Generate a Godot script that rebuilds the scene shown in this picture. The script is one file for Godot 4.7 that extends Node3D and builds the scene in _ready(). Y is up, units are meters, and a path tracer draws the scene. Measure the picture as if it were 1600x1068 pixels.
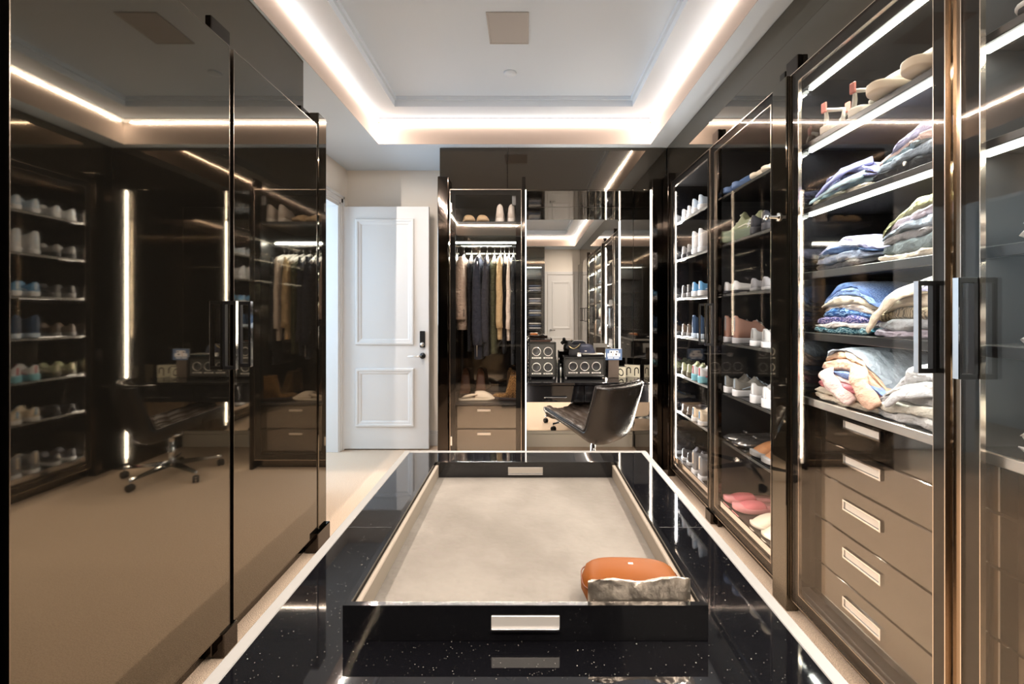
extends Node3D
# Walk-in closet. x right, y up, camera at x=0,z=0 looking along -z; "d" in helpers is distance in front of the camera (z = -d).
const EYE := 1.378
const FOCAL := 711.0
var names := {}
var mats := {}
var rng := RandomNumberGenerator.new()
var M := {}

func _ready():
	rng.seed = 7
	# ---- camera
	var cam := Camera3D.new(); cam.name = "camera"; add_child(cam)
	cam.position = Vector3(0, EYE, 0)
	cam.projection = Camera3D.PROJECTION_FRUSTUM
	cam.near = 0.05; cam.far = 60.0
	cam.size = cam.near * 1068.0 / FOCAL
	cam.frustum_offset = Vector2(-21.0, -46.0) * cam.near / FOCAL
	cam.current = true
	# ---- environment and exposure
	var we := WorldEnvironment.new(); we.name = "environment"; add_child(we)
	var e := Environment.new()
	e.background_mode = Environment.BG_COLOR
	e.background_color = Color(0.55, 0.6, 0.68)
	e.tonemap_mode = Environment.TONE_MAPPER_LINEAR
	e.tonemap_exposure = 1.2
	e.sdfgi_enabled = true; e.ssao_enabled = true; e.ssil_enabled = true
	we.environment = e
	# ---- light of the cove: one long panel in front of each glowing strip (the strips themselves are in build_cove)
	var warm := Color(1.0, 0.94, 0.885)
	area("cove_light", Vector3(-1.283, 3.0385, -1.64), Vector3(0.1, -1, 0), 4.6, 0.003, warm, 9.8)
	area("cove_light", Vector3(1.093, 3.0385, -1.64), Vector3(-0.1, -1, 0), 4.6, 0.003, warm, 9.8)
	area("cove_light", Vector3(-0.095, 3.0385, -3.978), Vector3(0, -1, 0.1), 2.25, 0.003, warm, 4.8)
	area("cove_light", Vector3(-0.095, 3.0385, 0.698), Vector3(0, -1, -0.1), 2.25, 0.003, warm, 4.8)
	# ---- vanity strips, daylight in the hall
	var led := Color(1.0, 0.95, 0.88)
	area("niche_light", Vector3(0.008, 1.27, -4.02), Vector3(1, 0, -0.15), 0.012, 2.36, led, 0.7)
	area("niche_light", Vector3(1.103, 1.27, -4.02), Vector3(-1, 0, 0.1), 0.012, 2.36, led, 0.7)
	area("hall_daylight", Vector3(-3.385, 1.55, -4.0), Vector3(1, -0.02, 0), 1.5, 2.1, Color(0.8, 0.91, 1.0), 9.0)
	make_materials()
	build_room()
	build_cove()
	build_left()
	build_right()
	build_far()
	build_vanity()
	build_chair()
	build_island()
	build_contents()
	build_behind()

func area(called, at, toward, w, h, col, energy):
	var l := AreaLight3D.new(); l.name = called
	l.area_size = Vector2(w, h); l.light_color = col; l.light_energy = energy
	l.shadow_enabled = true; l.area_range = 14.0
	l.position = at
	l.basis = Basis.looking_at(toward.normalized(), Vector3.UP)
	add_child(l, true)
	return l

# ------------------------------------------------------------------ naming
func numbered(n):
	if not names.has(n):
		names[n] = 0
		return n
	names[n] += 1
	return "%s_%03d" % [n, names[n]]

func tag(o, label, category, group = ""):
	o.set_meta("label", label); o.set_meta("category", category)
	if group != "": o.set_meta("group", group)
	return o

func thing(called, label, category, at = Vector3.ZERO, group = "", turn = 0.0):
	var o := Node3D.new(); o.name = numbered(called); o.position = at; o.rotation.y = turn
	add_child(o)
	return tag(o, label, category, group)

func struct(o):
	o.set_meta("kind", "structure")
	return o

func put(called, st, m, parent = null):
	st.generate_normals()
	st.set_material(m)
	return place(called, st.commit(), m, parent)

func place(called, mesh, m, parent = null):
	var o := MeshInstance3D.new()
	o.mesh = mesh
	o.material_override = m
	if parent == null:
		o.name = numbered(called); add_child(o)
	else:
		o.name = called; parent.add_child(o, true)
	return o

# ------------------------------------------------------------------ materials
func lin(r, g, b): return Color(r, g, b).linear_to_srgb()

func mat(key, col, rough = 0.6, metal = 0.0, spec = 0.5):
	if mats.has(key): return mats[key]
	var m := StandardMaterial3D.new(); m.resource_name = key
	m.albedo_color = col; m.roughness = rough; m.metallic = metal; m.metallic_specular = spec
	mats[key] = m
	return m

func glow(key, col, energy):
	var m = mat(key, Color(0.9, 0.9, 0.9), 0.6)
	m.emission_enabled = true; m.emission = col; m.emission_energy_multiplier = energy
	return m

func noise_tex(freq, size = 512, as_normal = false, bump = 4.0, ramp = null, kind = FastNoiseLite.TYPE_SIMPLEX_SMOOTH, seed_ = 1):
	var n := FastNoiseLite.new(); n.noise_type = kind; n.frequency = freq; n.seed = seed_
	n.fractal_octaves = 4
	var t := NoiseTexture2D.new(); t.width = size; t.height = size; t.seamless = freq < 0.05; t.noise = n
	t.as_normal_map = as_normal; t.bump_strength = bump
	if ramp:
		var g := Gradient.new()
		g.offsets = PackedFloat32Array(ramp[0]); g.colors = PackedColorArray(ramp[1])
		t.color_ramp = g
	return t

func cloth(col, key = ""):
	var k = "cloth" + key + col.to_html()
	if mats.has(k): return mats[k]
	var m = mat(k, col, 0.92, 0.0, 0.25)
	m.rim_enabled = true; m.rim = 0.25; m.rim_tint = 0.6
	m.normal_enabled = true; m.normal_texture = M.wrinkle; m.normal_scale = 0.9
	m.uv1_triplanar = true; m.uv1_scale = Vector3(5, 5, 5)
	return m

func patterned(key, img):
	var k = "print" + key
	if mats.has(k): return mats[k]
	var m = mat(k, Color.WHITE, 0.92, 0.0, 0.25)
	m.albedo_texture = ImageTexture.create_from_image(img)
	m.rim_enabled = true; m.rim = 0.2
	return m

func stripe_img(a: Color, b: Color, n, share, along_u = true):
	var im := Image.create(96, 96, false, Image.FORMAT_RGB8)
	im.fill(a)
	for k in n:
		var p = int(96.0 * k / n); var w = maxi(1, int(96.0 * share / n))
		im.fill_rect(Rect2i(p, 0, w, 96) if along_u else Rect2i(0, p, 96, w), b)
	return im

func plaid_img(a: Color, b: Color, c: Color, n):
	var im = stripe_img(a, b, n, 0.35)
	for y in 96:
		for x in 96:
			if fmod(y * n / 96.0, 1.0) < 0.35: im.set_pixel(x, y, im.get_pixel(x, y).lerp(c, 0.55))
	return im

func blot_img(a: Color, b: Color, c: Color, freq, s):
	var im := Image.create(128, 128, false, Image.FORMAT_RGB8)
	var n := FastNoiseLite.new(); n.seed = s; n.frequency = freq
	for y in 128:
		for x in 128:
			var v = n.get_noise_2d(x, y)
			im.set_pixel(x, y, b if v > 0.14 else c if v < -0.2 else a)
	return im

func make_materials():
	# smoked bronze glass and lacquer: a coated, partly mirroring surface
	M.lacquer = mat("bronze_black_lacquer", lin(0.148, 0.132, 0.106), 0.03, 0.96)
	M.lacquer_far = mat("bronze_black_panel", lin(0.12, 0.103, 0.084), 0.04, 0.97)
	M.smoked_mirror = mat("smoked_mirror_panel", lin(0.15, 0.14, 0.125), 0.05, 0.96)
	M.post = mat("dark_bronze_post", lin(0.055, 0.046, 0.039), 0.07, 1.0)
	M.dark_edge = mat("dark_door_edge", lin(0.2, 0.17, 0.14), 0.25, 1.0)
	M.smoked = mat("smoked_shelf", lin(0.05, 0.05, 0.048), 0.2)
	M.black = mat("black_interior", lin(0.022, 0.022, 0.023), 0.35, 0.0, 0.5)
	M.blackgloss = mat("black_gloss_lacquer", lin(0.006, 0.006, 0.007), 0.05, 0.0, 0.6)
	M.blackmetal = mat("black_metal", lin(0.012, 0.012, 0.013), 0.3, 0.0, 0.5)
	M.frame_paint = mat("black_glass_border", lin(0.006, 0.006, 0.006), 0.7, 0.0, 0.08)
	M.edge = mat("champagne_edge", lin(0.72, 0.62, 0.52), 0.22, 1.0)
	M.chrome = mat("chrome", lin(0.86, 0.86, 0.87), 0.07, 1.0)
	M.steel = mat("brushed_steel", lin(0.74, 0.71, 0.67), 0.3, 1.0)
	M.white_metal = mat("satin_white_metal", lin(0.78, 0.74, 0.69), 0.35, 0.35)
	M.rim_metal = mat("satin_rim_metal", lin(0.24, 0.235, 0.225), 0.38, 0.2)
	# coated clear door glass: mostly clear, with a bronze half-mirror film
	var g := ORMMaterial3D.new(); g.resource_name = "bronze_coated_glass"
	g.transparency = BaseMaterial3D.TRANSPARENCY_ALPHA
	g.albedo_color = Color(lin(0.92, 0.83, 0.73), 0.048)
	var orm := Image.create(4, 4, false, Image.FORMAT_RGB8); orm.fill(Color(1.0, 0.03, 1.0))
	g.orm_texture = ImageTexture.create_from_image(orm)
	M.glass = g
	M.mirror = mat("mirror_silver", lin(0.80, 0.78, 0.74), 0.01, 1.0)
	M.ceiling = mat("ceiling_paint", lin(0.65, 0.745, 0.85), 0.85)
	M.fascia = mat("fascia_darkened_for_led", lin(0.31, 0.25, 0.215), 0.85)  # colour darkened below its own paint so the LED light does not burn out
	M.wall = mat("wall_paint", lin(0.85, 0.80, 0.73), 0.85)
	M.trim = mat("white_trim", lin(0.69, 0.69, 0.69), 0.38)
	M.vent = mat("vent_grey", lin(0.42, 0.42, 0.42), 0.6)
	M.wrinkle = noise_tex(0.018, 256, true, 14.0, null, FastNoiseLite.TYPE_SIMPLEX_SMOOTH, 5)
	# carpet: short loop pile, warm greige
	var c = mat("greige_carpet", Color.WHITE, 0.97, 0.0, 0.15)
	c.albedo_texture = noise_tex(0.11, 512, false, 1.0, [[0.0, 0.35, 0.65, 1.0], [lin(0.50, 0.385, 0.29), lin(0.66, 0.51, 0.385), lin(0.74, 0.585, 0.45), lin(0.85, 0.68, 0.53)]], FastNoiseLite.TYPE_SIMPLEX, 3)
	c.heightmap_enabled = true; c.heightmap_scale = 0.5
	c.heightmap_texture = noise_tex(0.16, 512, false, 1.0, null, FastNoiseLite.TYPE_SIMPLEX, 9)
	c.uv1_triplanar = true; c.uv1_world_triplanar = true; c.uv1_scale = Vector3(2.1, 2.1, 2.1)
	M.carpet = c
	# island stone: black with tiny mineral specks
	var s = mat("black_speckled_stone", Color.WHITE, 0.03, 0.0, 0.66)
	var im := Image.create(1024, 1024, false, Image.FORMAT_RGB8); im.fill(lin(0.004, 0.004, 0.005))
	var r := RandomNumberGenerator.new(); r.seed = 31
	for k in 4600:
		var v = pow(r.randf(), 3.5) * 0.7 + 0.02
		var px = r.randi_range(0, 1022); var py = r.randi_range(0, 1022)
		im.fill_rect(Rect2i(px, py, 1 + int(r.randf() > 0.6), 1 + int(r.randf() > 0.75)), lin(v, v * 0.95, v * 0.82))
	s.albedo_texture = ImageTexture.create_from_image(im)
	s.uv1_triplanar = true; s.uv1_world_triplanar = true; s.uv1_scale = Vector3(1.5, 1.5, 1.5)
	M.stone = s
	# suede lining of the tray
	var su = mat("beige_suede", Color.WHITE, 0.95, 0.0, 0.2)
	su.albedo_texture = noise_tex(0.006, 512, false, 1.0, [[0.0, 0.45, 0.6, 1.0], [lin(0.165, 0.15, 0.13), lin(0.188, 0.17, 0.15), lin(0.205, 0.187, 0.165), lin(0.235, 0.215, 0.19)]], FastNoiseLite.TYPE_SIMPLEX, 12)
	su.normal_enabled = true; su.normal_texture = noise_tex(0.2, 256, true, 2.0); su.normal_scale = 0.3
	su.uv1_triplanar = true; su.uv1_world_triplanar = true; su.uv1_scale = Vector3(1.1, 1.1, 1.1)
	M.suede = su
	M.leather = mat("dark_brown_leather", lin(0.012, 0.0095, 0.008), 0.27, 0.0, 0.45)
	M.leather.normal_enabled = true; M.leather.normal_texture = noise_tex(0.09, 256, true, 3.0, null, FastNoiseLite.TYPE_CELLULAR, 4); M.leather.normal_scale = 0.35
	M.leather.uv1_triplanar = true; M.leather.uv1_scale = Vector3(5, 5, 5)
	M.quilt = mat("brown_quilted_leather", lin(0.04, 0.03, 0.024), 0.34, 0.0, 0.5)
	M.cove = glow("cove_led", Color(1.0, 0.95, 0.9), 3.0)
	M.daylight = glow("window_daylight", Color(0.8, 0.91, 1.0), 2.0)
	M.led = glow("white_led", Color(1.0, 0.95, 0.88), 9.0)
	M.led_cool = glow("cool_shelf_led", Color(0.97, 0.98, 0.93), 12.0)

# ------------------------------------------------------------------ geometry
func tool():
	var st := SurfaceTool.new(); st.begin(Mesh.PRIMITIVE_TRIANGLES)
	return st

func tri(st, a, b, c): # a, b, c counter-clockwise seen from outside
	st.add_vertex(a); st.add_vertex(c); st.add_vertex(b)

func facet(st, pts, centre): # flat convex polygon facing away from centre
	var n = (pts[1] - pts[0]).cross(pts[2] - pts[0])
	var mid = Vector3.ZERO
	for p in pts: mid += p / pts.size()
	var out = n.dot(mid - centre) > 0.0
	for k in range(1, pts.size() - 1):
		if out: tri(st, pts[0], pts[k], pts[k + 1])
		else: tri(st, pts[0], pts[k + 1], pts[k])

func box(st, a: Vector3, b: Vector3, ch = 0.0): # box between two corners, chamfered
	var lo = Vector3(minf(a.x, b.x), minf(a.y, b.y), minf(a.z, b.z))
	var hi = Vector3(maxf(a.x, b.x), maxf(a.y, b.y), maxf(a.z, b.z))
	var c = (lo + hi) / 2.0; var h = (hi - lo) / 2.0
	ch = minf(ch, minf(h.x, minf(h.y, h.z)) * 0.9)
	st.set_smooth_group(-1)
	var v = func(axis, s):
		var p = h - Vector3(ch, ch, ch)
		p[axis] = h[axis]
		return c + p * s
	for ax in 3:
		var b1 = (ax + 1) % 3; var b2 = (ax + 2) % 3
		for s in [-1.0, 1.0]:
			var pts = []
			for q in [[-1, -1], [1, -1], [1, 1], [-1, 1]]:
				var sg = Vector3.ONE; sg[ax] = s; sg[b1] = q[0]; sg[b2] = q[1]
				pts.append(v.call(ax, sg))
			facet(st, pts, c)
	if ch <= 0.0: return
	for ax in 3: # edges running along ax
		var b1 = (ax + 1) % 3; var b2 = (ax + 2) % 3
		for s1 in [-1.0, 1.0]:
			for s2 in [-1.0, 1.0]:
				var lo_s = Vector3.ONE; lo_s[b1] = s1; lo_s[b2] = s2; lo_s[ax] = -1
				var hi_s = lo_s; hi_s[ax] = 1
				facet(st, [v.call(b1, lo_s), v.call(b1, hi_s), v.call(b2, hi_s), v.call(b2, lo_s)], c)
	for sx in [-1.0, 1.0]:
		for sy in [-1.0, 1.0]:
			for sz in [-1.0, 1.0]:
				var sg = Vector3(sx, sy, sz)
				facet(st, [v.call(0, sg), v.call(1, sg), v.call(2, sg)], c)

func boxes(called, list, m, parent = null, ch = 0.0):
	var st = tool()
	for q in list: box(st, q[0], q[1], ch)
	return put(called, st, m, parent)

func bx(called, x0, x1, y0, y1, d0, d1, m, parent = null, ch = 0.0): # one box given by x, y and distance ranges, in room coordinates
	var off = Vector3.ZERO
	if parent != null and parent is Node3D: off = to_room(parent)
	var st = tool()
	box(st, Vector3(x0, y0, -d0) - off, Vector3(x1, y1, -d1) - off, ch)
	return put(called, st, m, parent)

func to_room(o):
	var p = Vector3.ZERO
	while o != self and o is Node3D:
		p += o.position; o = o.get_parent()
	return p

func loft(st, rings, caps = true, smooth = 1, closed = true, uvs = null):
	# skin over a list of equal rings; orientation is found from the enclosed volume
	var n = rings[0].size(); var vol = 0.0; var mid = Vector3.ZERO
	for r in rings: mid += r[0] / rings.size()
	var last = n if closed else n - 1
	for i in rings.size() - 1:
		for j in last:
			var a = rings[i][j] - mid; var b = rings[i][(j + 1) % n] - mid; var c = rings[i + 1][(j + 1) % n] - mid; var d = rings[i + 1][j] - mid
			vol += a.dot(b.cross(c)) + a.dot(c.cross(d))
	var flip = vol < 0.0
	st.set_smooth_group(smooth)
	for i in rings.size() - 1:
		for j in last:
			var q = [[i, j], [i, (j + 1) % n], [i + 1, (j + 1) % n], [i + 1, j]]
			for t in [[0, 1, 2], [0, 2, 3]]:
				var order = [t[0], t[1], t[2]] if flip else [t[0], t[2], t[1]]
				for k in order:
					var ij = q[k]
					if uvs != null: st.set_uv(Vector2((j + (1 if k == 1 or k == 2 else 0)) / float(n), ij[0] / float(rings.size() - 1)) * uvs)
					st.add_vertex(rings[ij[0]][ij[1]])
	if caps:
		for e in [0, rings.size() - 1]:
			var c = Vector3.ZERO
			for p in rings[e]: c += p / n
			for j in n:
				var a = rings[e][j]; var b = rings[e][(j + 1) % n]
				var turn = flip != (e == 0)
				for p in ([c, a, b] if turn else [c, b, a]):
					if uvs != null: st.set_uv(Vector2(0.5, 0.5))
					st.add_vertex(p)

func tube(st, pts, r, sides = 8, smooth = 1):
	var rings = []
	var prev = Vector3.UP
	for i in pts.size():
		var t = (pts[mini(i + 1, pts.size() - 1)] - pts[maxi(i - 1, 0)]).normalized()
		var u = t.cross(prev)
		if u.length() < 0.01: u = t.cross(Vector3(1, 0.03, 0.07))
		u = u.normalized(); var w = t.cross(u); prev = u.cross(t)
		var rr = r[i] if r is Array else r
		var ring = []
		for k in sides:
			var a = TAU * k / sides
			ring.append(pts[i] + (u * cos(a) + w * sin(a)) * rr)
		rings.append(ring)
	loft(st, rings, true, smooth)

func lathe(st, prof, at = Vector3.ZERO, axis = Vector3.UP, sides = 24, smooth = 1): # prof: [[radius, along], ...]
	var u = axis.cross(Vector3(0.3, 0.2, 0.9)).normalized(); var w = axis.cross(u).normalized()
	var rings = []
	for p in prof:
		var ring = []
		for k in sides:
			var a = TAU * k / sides
			ring.append(at + axis * p[1] + (u * cos(a) + w * sin(a)) * maxf(p[0], 0.0002))
		rings.append(ring)
	loft(st, rings, true, smooth)

func text(called, s, size, at, basis_, m, parent):
	var t := TextMesh.new(); t.text = s; t.font_size = 32; t.pixel_size = size / 32.0; t.depth = 0.0015
	var f := SystemFont.new(); f.font_names = PackedStringArray(["Droid Sans"]); f.font_weight = 700
	t.font = f; t.curve_step = 2.0
	var o = place(called, t, m, parent)
	o.position = at; o.basis = basis_
	return o

# ------------------------------------------------------------------ the room shell
func build_room():
	struct(bx("floor", -3.6, 2.0, -0.1, 0.0, -1.6, 6.6, M.carpet))
	# right and back walls
	struct(bx("wall_right", 1.85, 1.97, 0, 3.4, -1.4, 4.9, M.wall))
	struct(bx("wall_back", -1.85, 1.85, 0, 3.4, 4.72, 4.86, M.wall))
	struct(bx("wall_front", -1.85, 1.85, 0, 3.4, -1.4, -1.26, M.wall))
	# left wall with the doorway (d 3.56 to 4.49)
	struct(boxes("wall_left", [[Vector3(-1.97, 0, 1.4), Vector3(-1.85, 3.4, -3.5)], [Vector3(-1.97, 0, -4.52), Vector3(-1.85, 3.4, -4.86)], [Vector3(-1.97, 2.44, -3.5), Vector3(-1.85, 3.4, -4.52)]], M.wall))
	# ceiling: dropped border, tray ring, raised centre
	var c := Node3D.new(); c.name = "ceiling"; add_child(c); struct(c)
	boxes("dropped_border", [[Vector3(-1.85, 2.85, 1.26), Vector3(-1.285, 3.3, -4.72)], [Vector3(1.095, 2.85, 1.26), Vector3(1.85, 3.3, -4.72)], [Vector3(-1.285, 2.85, -3.98), Vector3(1.095, 3.3, -4.72)], [Vector3(-1.285, 2.85, 1.26), Vector3(1.095, 3.3, 0.7)]], M.ceiling, c)
	boxes("tray_ring", [[Vector3(-1.285, 3.078, 0.7), Vector3(-1.08, 3.3, -3.98)], [Vector3(0.885, 3.078, 0.7), Vector3(1.095, 3.3, -3.98)], [Vector3(-1.08, 3.078, -3.76), Vector3(0.885, 3.3, -3.98)], [Vector3(-1.08, 3.078, 0.7), Vector3(0.885, 3.3, 0.48)]], M.ceiling, c)
	boxes("ring_bead", [[Vector3(-1.08, 3.128, 0.46), Vector3(-1.062, 3.16, -3.76)], [Vector3(0.867, 3.128, 0.46), Vector3(0.885, 3.16, -3.76)], [Vector3(-1.062, 3.128, -3.742), Vector3(0.867, 3.16, -3.76)]], M.ceiling, c)
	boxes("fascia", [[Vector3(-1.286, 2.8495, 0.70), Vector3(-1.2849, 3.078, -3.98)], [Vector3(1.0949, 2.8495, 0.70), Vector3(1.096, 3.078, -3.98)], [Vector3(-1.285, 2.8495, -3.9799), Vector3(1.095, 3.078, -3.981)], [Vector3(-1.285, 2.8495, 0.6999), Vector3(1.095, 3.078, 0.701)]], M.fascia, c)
	bx("raised_centre", -1.08, 0.885, 3.158, 3.3, -0.48, 3.76, M.ceiling, c)
	# baseboards
	struct(boxes("baseboard_back", [[Vector3(-1.85, 0, -4.703), Vector3(-0.77, 0.13, -4.72)], [Vector3(-1.85, 0.13, -4.708), Vector3(-0.77, 0.155, -4.72)]], M.trim, null, 0.003))
	struct(boxes("baseboard_niche", [[Vector3(-0.03, 0, -4.665), Vector3(1.1, 0.13, -4.72)], [Vector3(-0.03, 0.13, -4.68), Vector3(1.1, 0.16, -4.72)]], mat("cream_baseboard", lin(0.60, 0.55, 0.47), 0.5), null, 0.003))
	struct(bx("baseboard_left", -1.85, -1.835, 0, 0.14, 2.8, 3.4, M.trim, null, 0.003))
	# doorway casing on the left wall: stepped moulding and jamb lining
	var k := Node3D.new(); k.name = "trim_1"; add_child(k); struct(k)
	var jm = [[Vector3(-1.99, 0, -4.485), Vector3(-1.845, 2.46, -4.52)], [Vector3(-1.99, 0, -3.5), Vector3(-1.845, 2.46, -3.535)], [Vector3(-1.99, 2.43, -3.5), Vector3(-1.845, 2.46, -4.52)]]
	boxes("jamb", jm, M.trim, k, 0.002)
	for step in [[0.0, 0.09, 0.016], [0.02, 0.09, 0.024], [0.06, 0.09, 0.032]]:
		boxes("casing", [[Vector3(-1.85, 0, -4.495 - step[0]), Vector3(-1.85 + step[2], 2.45 + step[1], -4.495 - step[1])], [Vector3(-1.85, 0, -3.525 + step[0]), Vector3(-1.85 + step[2], 2.45 + step[1], -3.525 + step[1])], [Vector3(-1.85, 2.45 + step[0], -3.525 + step[1]), Vector3(-1.85 + step[2], 2.45 + step[1], -4.495 - step[1])]], M.trim, k, 0.003)
	# the hall beyond the doorway: floor goes on, pale walls and ceiling
	struct(boxes("wall_hall", [[Vector3(-3.5, 0, -2.2), Vector3(-3.4, 3.0, -6.4)], [Vector3(-3.5, 0, -6.3), Vector3(-1.97, 3.0, -6.4)], [Vector3(-3.5, 0, -2.1), Vector3(-1.97, 3.0, -2.2)], [Vector3(-1.97, 0, -4.86), Vector3(-1.85, 3.0, -6.4)]], mat("hall_paint", lin(0.74, 0.74, 0.74), 0.85)))
	struct(bx("ceiling_hall", -3.5, -1.85, 3.0, 3.1, 2.1, 6.4, M.ceiling))
	# bright window in the hall wall, the daylight that reaches the doorway
	var t := Node3D.new(); t.name = "window_1"; add_child(t); struct(t)
	bx("pane", -3.4, -3.392, 0.5, 2.6, 3.25, 4.75, M.daylight, t)
	boxes("window_frame", [[Vector3(-3.4, 0.42, -3.17), Vector3(-3.37, 2.68, -3.25)], [Vector3(-3.4, 0.42, -4.75), Vector3(-3.37, 2.68, -4.83)], [Vector3(-3.4, 0.42, -3.25), Vector3(-3.37, 0.5, -4.75)], [Vector3(-3.4, 2.6, -3.25), Vector3(-3.37, 2.68, -4.75)]], M.trim, t, 0.004)
	build_door()
	# ceiling fittings
	var v = thing("air_vent", "square grey air vent set flush in the raised ceiling", "vent", Vector3(-0.107, 3.158, -2.852))
	boxes("frame", [[Vector3(-0.128, -0.008, -0.158), Vector3(0.128, 0, -0.146)], [Vector3(-0.128, -0.008, 0.146), Vector3(0.128, 0, 0.158)], [Vector3(-0.128, -0.008, -0.146), Vector3(-0.116, 0, 0.146)], [Vector3(0.116, -0.008, -0.146), Vector3(0.128, 0, 0.146)]], M.vent, v, 0.002)
	boxes("grille", [[Vector3(-0.116, -0.006, -0.146), Vector3(0.116, -0.001, 0.146)]], M.vent, v)
	var st = tool(); lathe(st, [[0.0, 0.0], [0.042, 0.0], [0.047, 0.004], [0.047, 0.012]], Vector3(-0.114, 3.146, -3.38), Vector3.UP, 28)
	tag(put("sprinkler_cover", st, M.ceiling), "small round white sprinkler cover on the raised ceiling beyond the vent", "sprinkler")

func frame(called, at, u, v, n, w, h, wide, proud, m, parent, steps = 3): # moulding frame on a plane: u across, v up, n out of the wall
	var prof = [[0.0, 0.0], [0.0, proud * 0.7], [wide * 0.12, proud], [wide * 0.4, proud], [wide * 0.5, proud * 0.55], [wide * 0.75, proud * 0.5], [wide * 0.92, proud * 0.3], [wide, 0.0]]
	var rings = []
	for c in [[0, 0, 1, 1], [1, 0, -1, 1], [1, 1, -1, -1], [0, 1, 1, -1], [0, 0, 1, 1]]:
		var ring = []
		for p in prof: ring.append(at + u * (c[0] * w + c[2] * p[0]) + v * (c[1] * h + c[3] * p[0]) + n * p[1])
		rings.append(ring)
	var st = tool()
	st.set_smooth_group(-1)
	for i in 4:
		for j in prof.size() - 1:
			facet(st, [rings[i][j], rings[i][j + 1], rings[i + 1][j + 1], rings[i + 1][j]], at + u * w / 2.0 + v * h / 2.0 - n * 3.0 if j > 1 else at + u * w / 2.0 + v * h / 2.0)
	return put(called, st, m, parent)

func build_door():
	var d := Node3D.new(); d.name = "door_1"; add_child(d); struct(d)
	d.set_meta("label", "tall white two-panel door standing open beside the back wall"); 
	d.position = Vector3(-1.845, 0, -4.557)
	boxes("leaf", [[Vector3(-0.03, 0.012, -0.04), Vector3(0.878, 2.44, 0.0)]], M.trim, d, 0.003)
	frame("panel_moulding", Vector3(0.145, 1.055, 0.0), Vector3(1, 0, 0), Vector3.UP, Vector3(0, 0, 1), 0.585, 1.26, 0.06, 0.016, M.trim, d)
	frame("panel_moulding", Vector3(0.145, 0.235, 0.0), Vector3(1, 0, 0), Vector3.UP, Vector3(0, 0, 1), 0.585, 0.585, 0.06, 0.016, M.trim, d)
	for y in [0.35, 1.0, 1.62, 2.12]:
		var st = tool(); tube(st, [Vector3(-0.036, y - 0.045, 0.006), Vector3(-0.036, y + 0.045, 0.006)], 0.008, 8)
		box(st, Vector3(-0.033, y - 0.045, 0.0), Vector3(-0.008, y + 0.045, 0.0025))
		put("hinge", st, M.white_metal, d)
	var lock = boxes("keypad_lock", [[Vector3(0.79, 1.03, 0), Vector3(0.842, 1.195, 0.022)]], M.blackmetal, d, 0.006)
	var st2 = tool(); lathe(st2, [[0.0, 0.034], [0.012, 0.034], [0.014, 0.028], [0.014, 0.03], [0.021, 0.03], [0.022, 0.02]], Vector3(0.816, 1.06, 0), Vector3(0, 0, 1))
	put("thumb_turn", st2, M.steel, lock)
	var st3 = tool(); lathe(st3, [[0.03, 0.0], [0.03, 0.01], [0.022, 0.014], [0.012, 0.016], [0.011, 0.05], [0.0, 0.052]], Vector3(0.816, 0.945, 0), Vector3(0, 0, 1))
	var hd = put("lever_handle", st3, M.blackmetal, d)
	var st4 = tool(); tube(st4, [Vector3(0.816, 0.945, 0.046), Vector3(0.77, 0.943, 0.05), Vector3(0.68, 0.942, 0.05)], [0.009, 0.008, 0.006], 10)
	put("lever", st4, M.steel, hd)
	boxes("latch_plate", [[Vector3(0.876, 0.88, -0.032), Vector3(0.8795, 1.0, -0.008)], [Vector3(0.876, 1.04, -0.032), Vector3(0.8795, 1.1, -0.008)]], M.steel, d)

func build_cove():
	for q in [["left", Vector3(-1.285, 3.04, 0.69), Vector3(-1.272, 3.064, -3.97), "warm LED strip along the left side of the ceiling tray"], ["right", Vector3(1.082, 3.04, 0.69), Vector3(1.095, 3.064, -3.97), "warm LED strip along the right side of the ceiling tray"], ["far", Vector3(-1.272, 3.04, -3.967), Vector3(1.082, 3.064, -3.98), "warm LED strip across the far end of the ceiling tray"], ["near", Vector3(-1.272, 3.04, 0.69), Vector3(1.082, 3.064, 0.7), "warm LED strip across the ceiling tray behind the camera"]]:
		tag(boxes("cove_light_strip", [[q[1], q[2]]], M.cove), q[3], "light", "LED strips of the ceiling cove")

# ------------------------------------------------------------------ wardrobes
func handle(parent, at: Vector3, dir: float, length = 0.275): # D-shaped pull on a door face at x; dir is the side (+1 or -1) into the room
	var st = tool(); var w = 0.0085
	box(st, at + Vector3(0, length / 2.0 - 0.014, -w), at + Vector3(dir * 0.05, length / 2.0, w), 0.001)
	box(st, at + Vector3(0, -length / 2.0, -w), at + Vector3(dir * 0.05, -length / 2.0 + 0.014, w), 0.001)
	box(st, at + Vector3(dir * 0.043, -length / 2.0 + 0.014, -w), at + Vector3(dir * 0.05, length / 2.0 - 0.014, w))
	box(st, at + Vector3(0, -length / 2.0 + 0.014, -w), at + Vector3(dir * 0.01, length / 2.0 - 0.014, w))
	var h = put("handle", st, M.blackmetal, parent)
	boxes("chrome_face", [[at + Vector3(dir * 0.0502, -length / 2.0, -w - 0.0005), at + Vector3(dir * 0.053, length / 2.0, w + 0.0005)]], M.chrome, h, 0.0008)
	return h

func rim(st, x0, x1, y0, y1, z0, z1, w): # rectangular ring in the yz plane, thickness x0..x1
	box(st, Vector3(x0, y0, z0), Vector3(x1, y1, z0 + w)); box(st, Vector3(x0, y0, z1 - w), Vector3(x1, y1, z1))
	box(st, Vector3(x0, y0, z0 + w), Vector3(x1, y0 + w, z1 - w)); box(st, Vector3(x0, y1 - w, z0 + w), Vector3(x1, y1, z1 - w))

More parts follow.
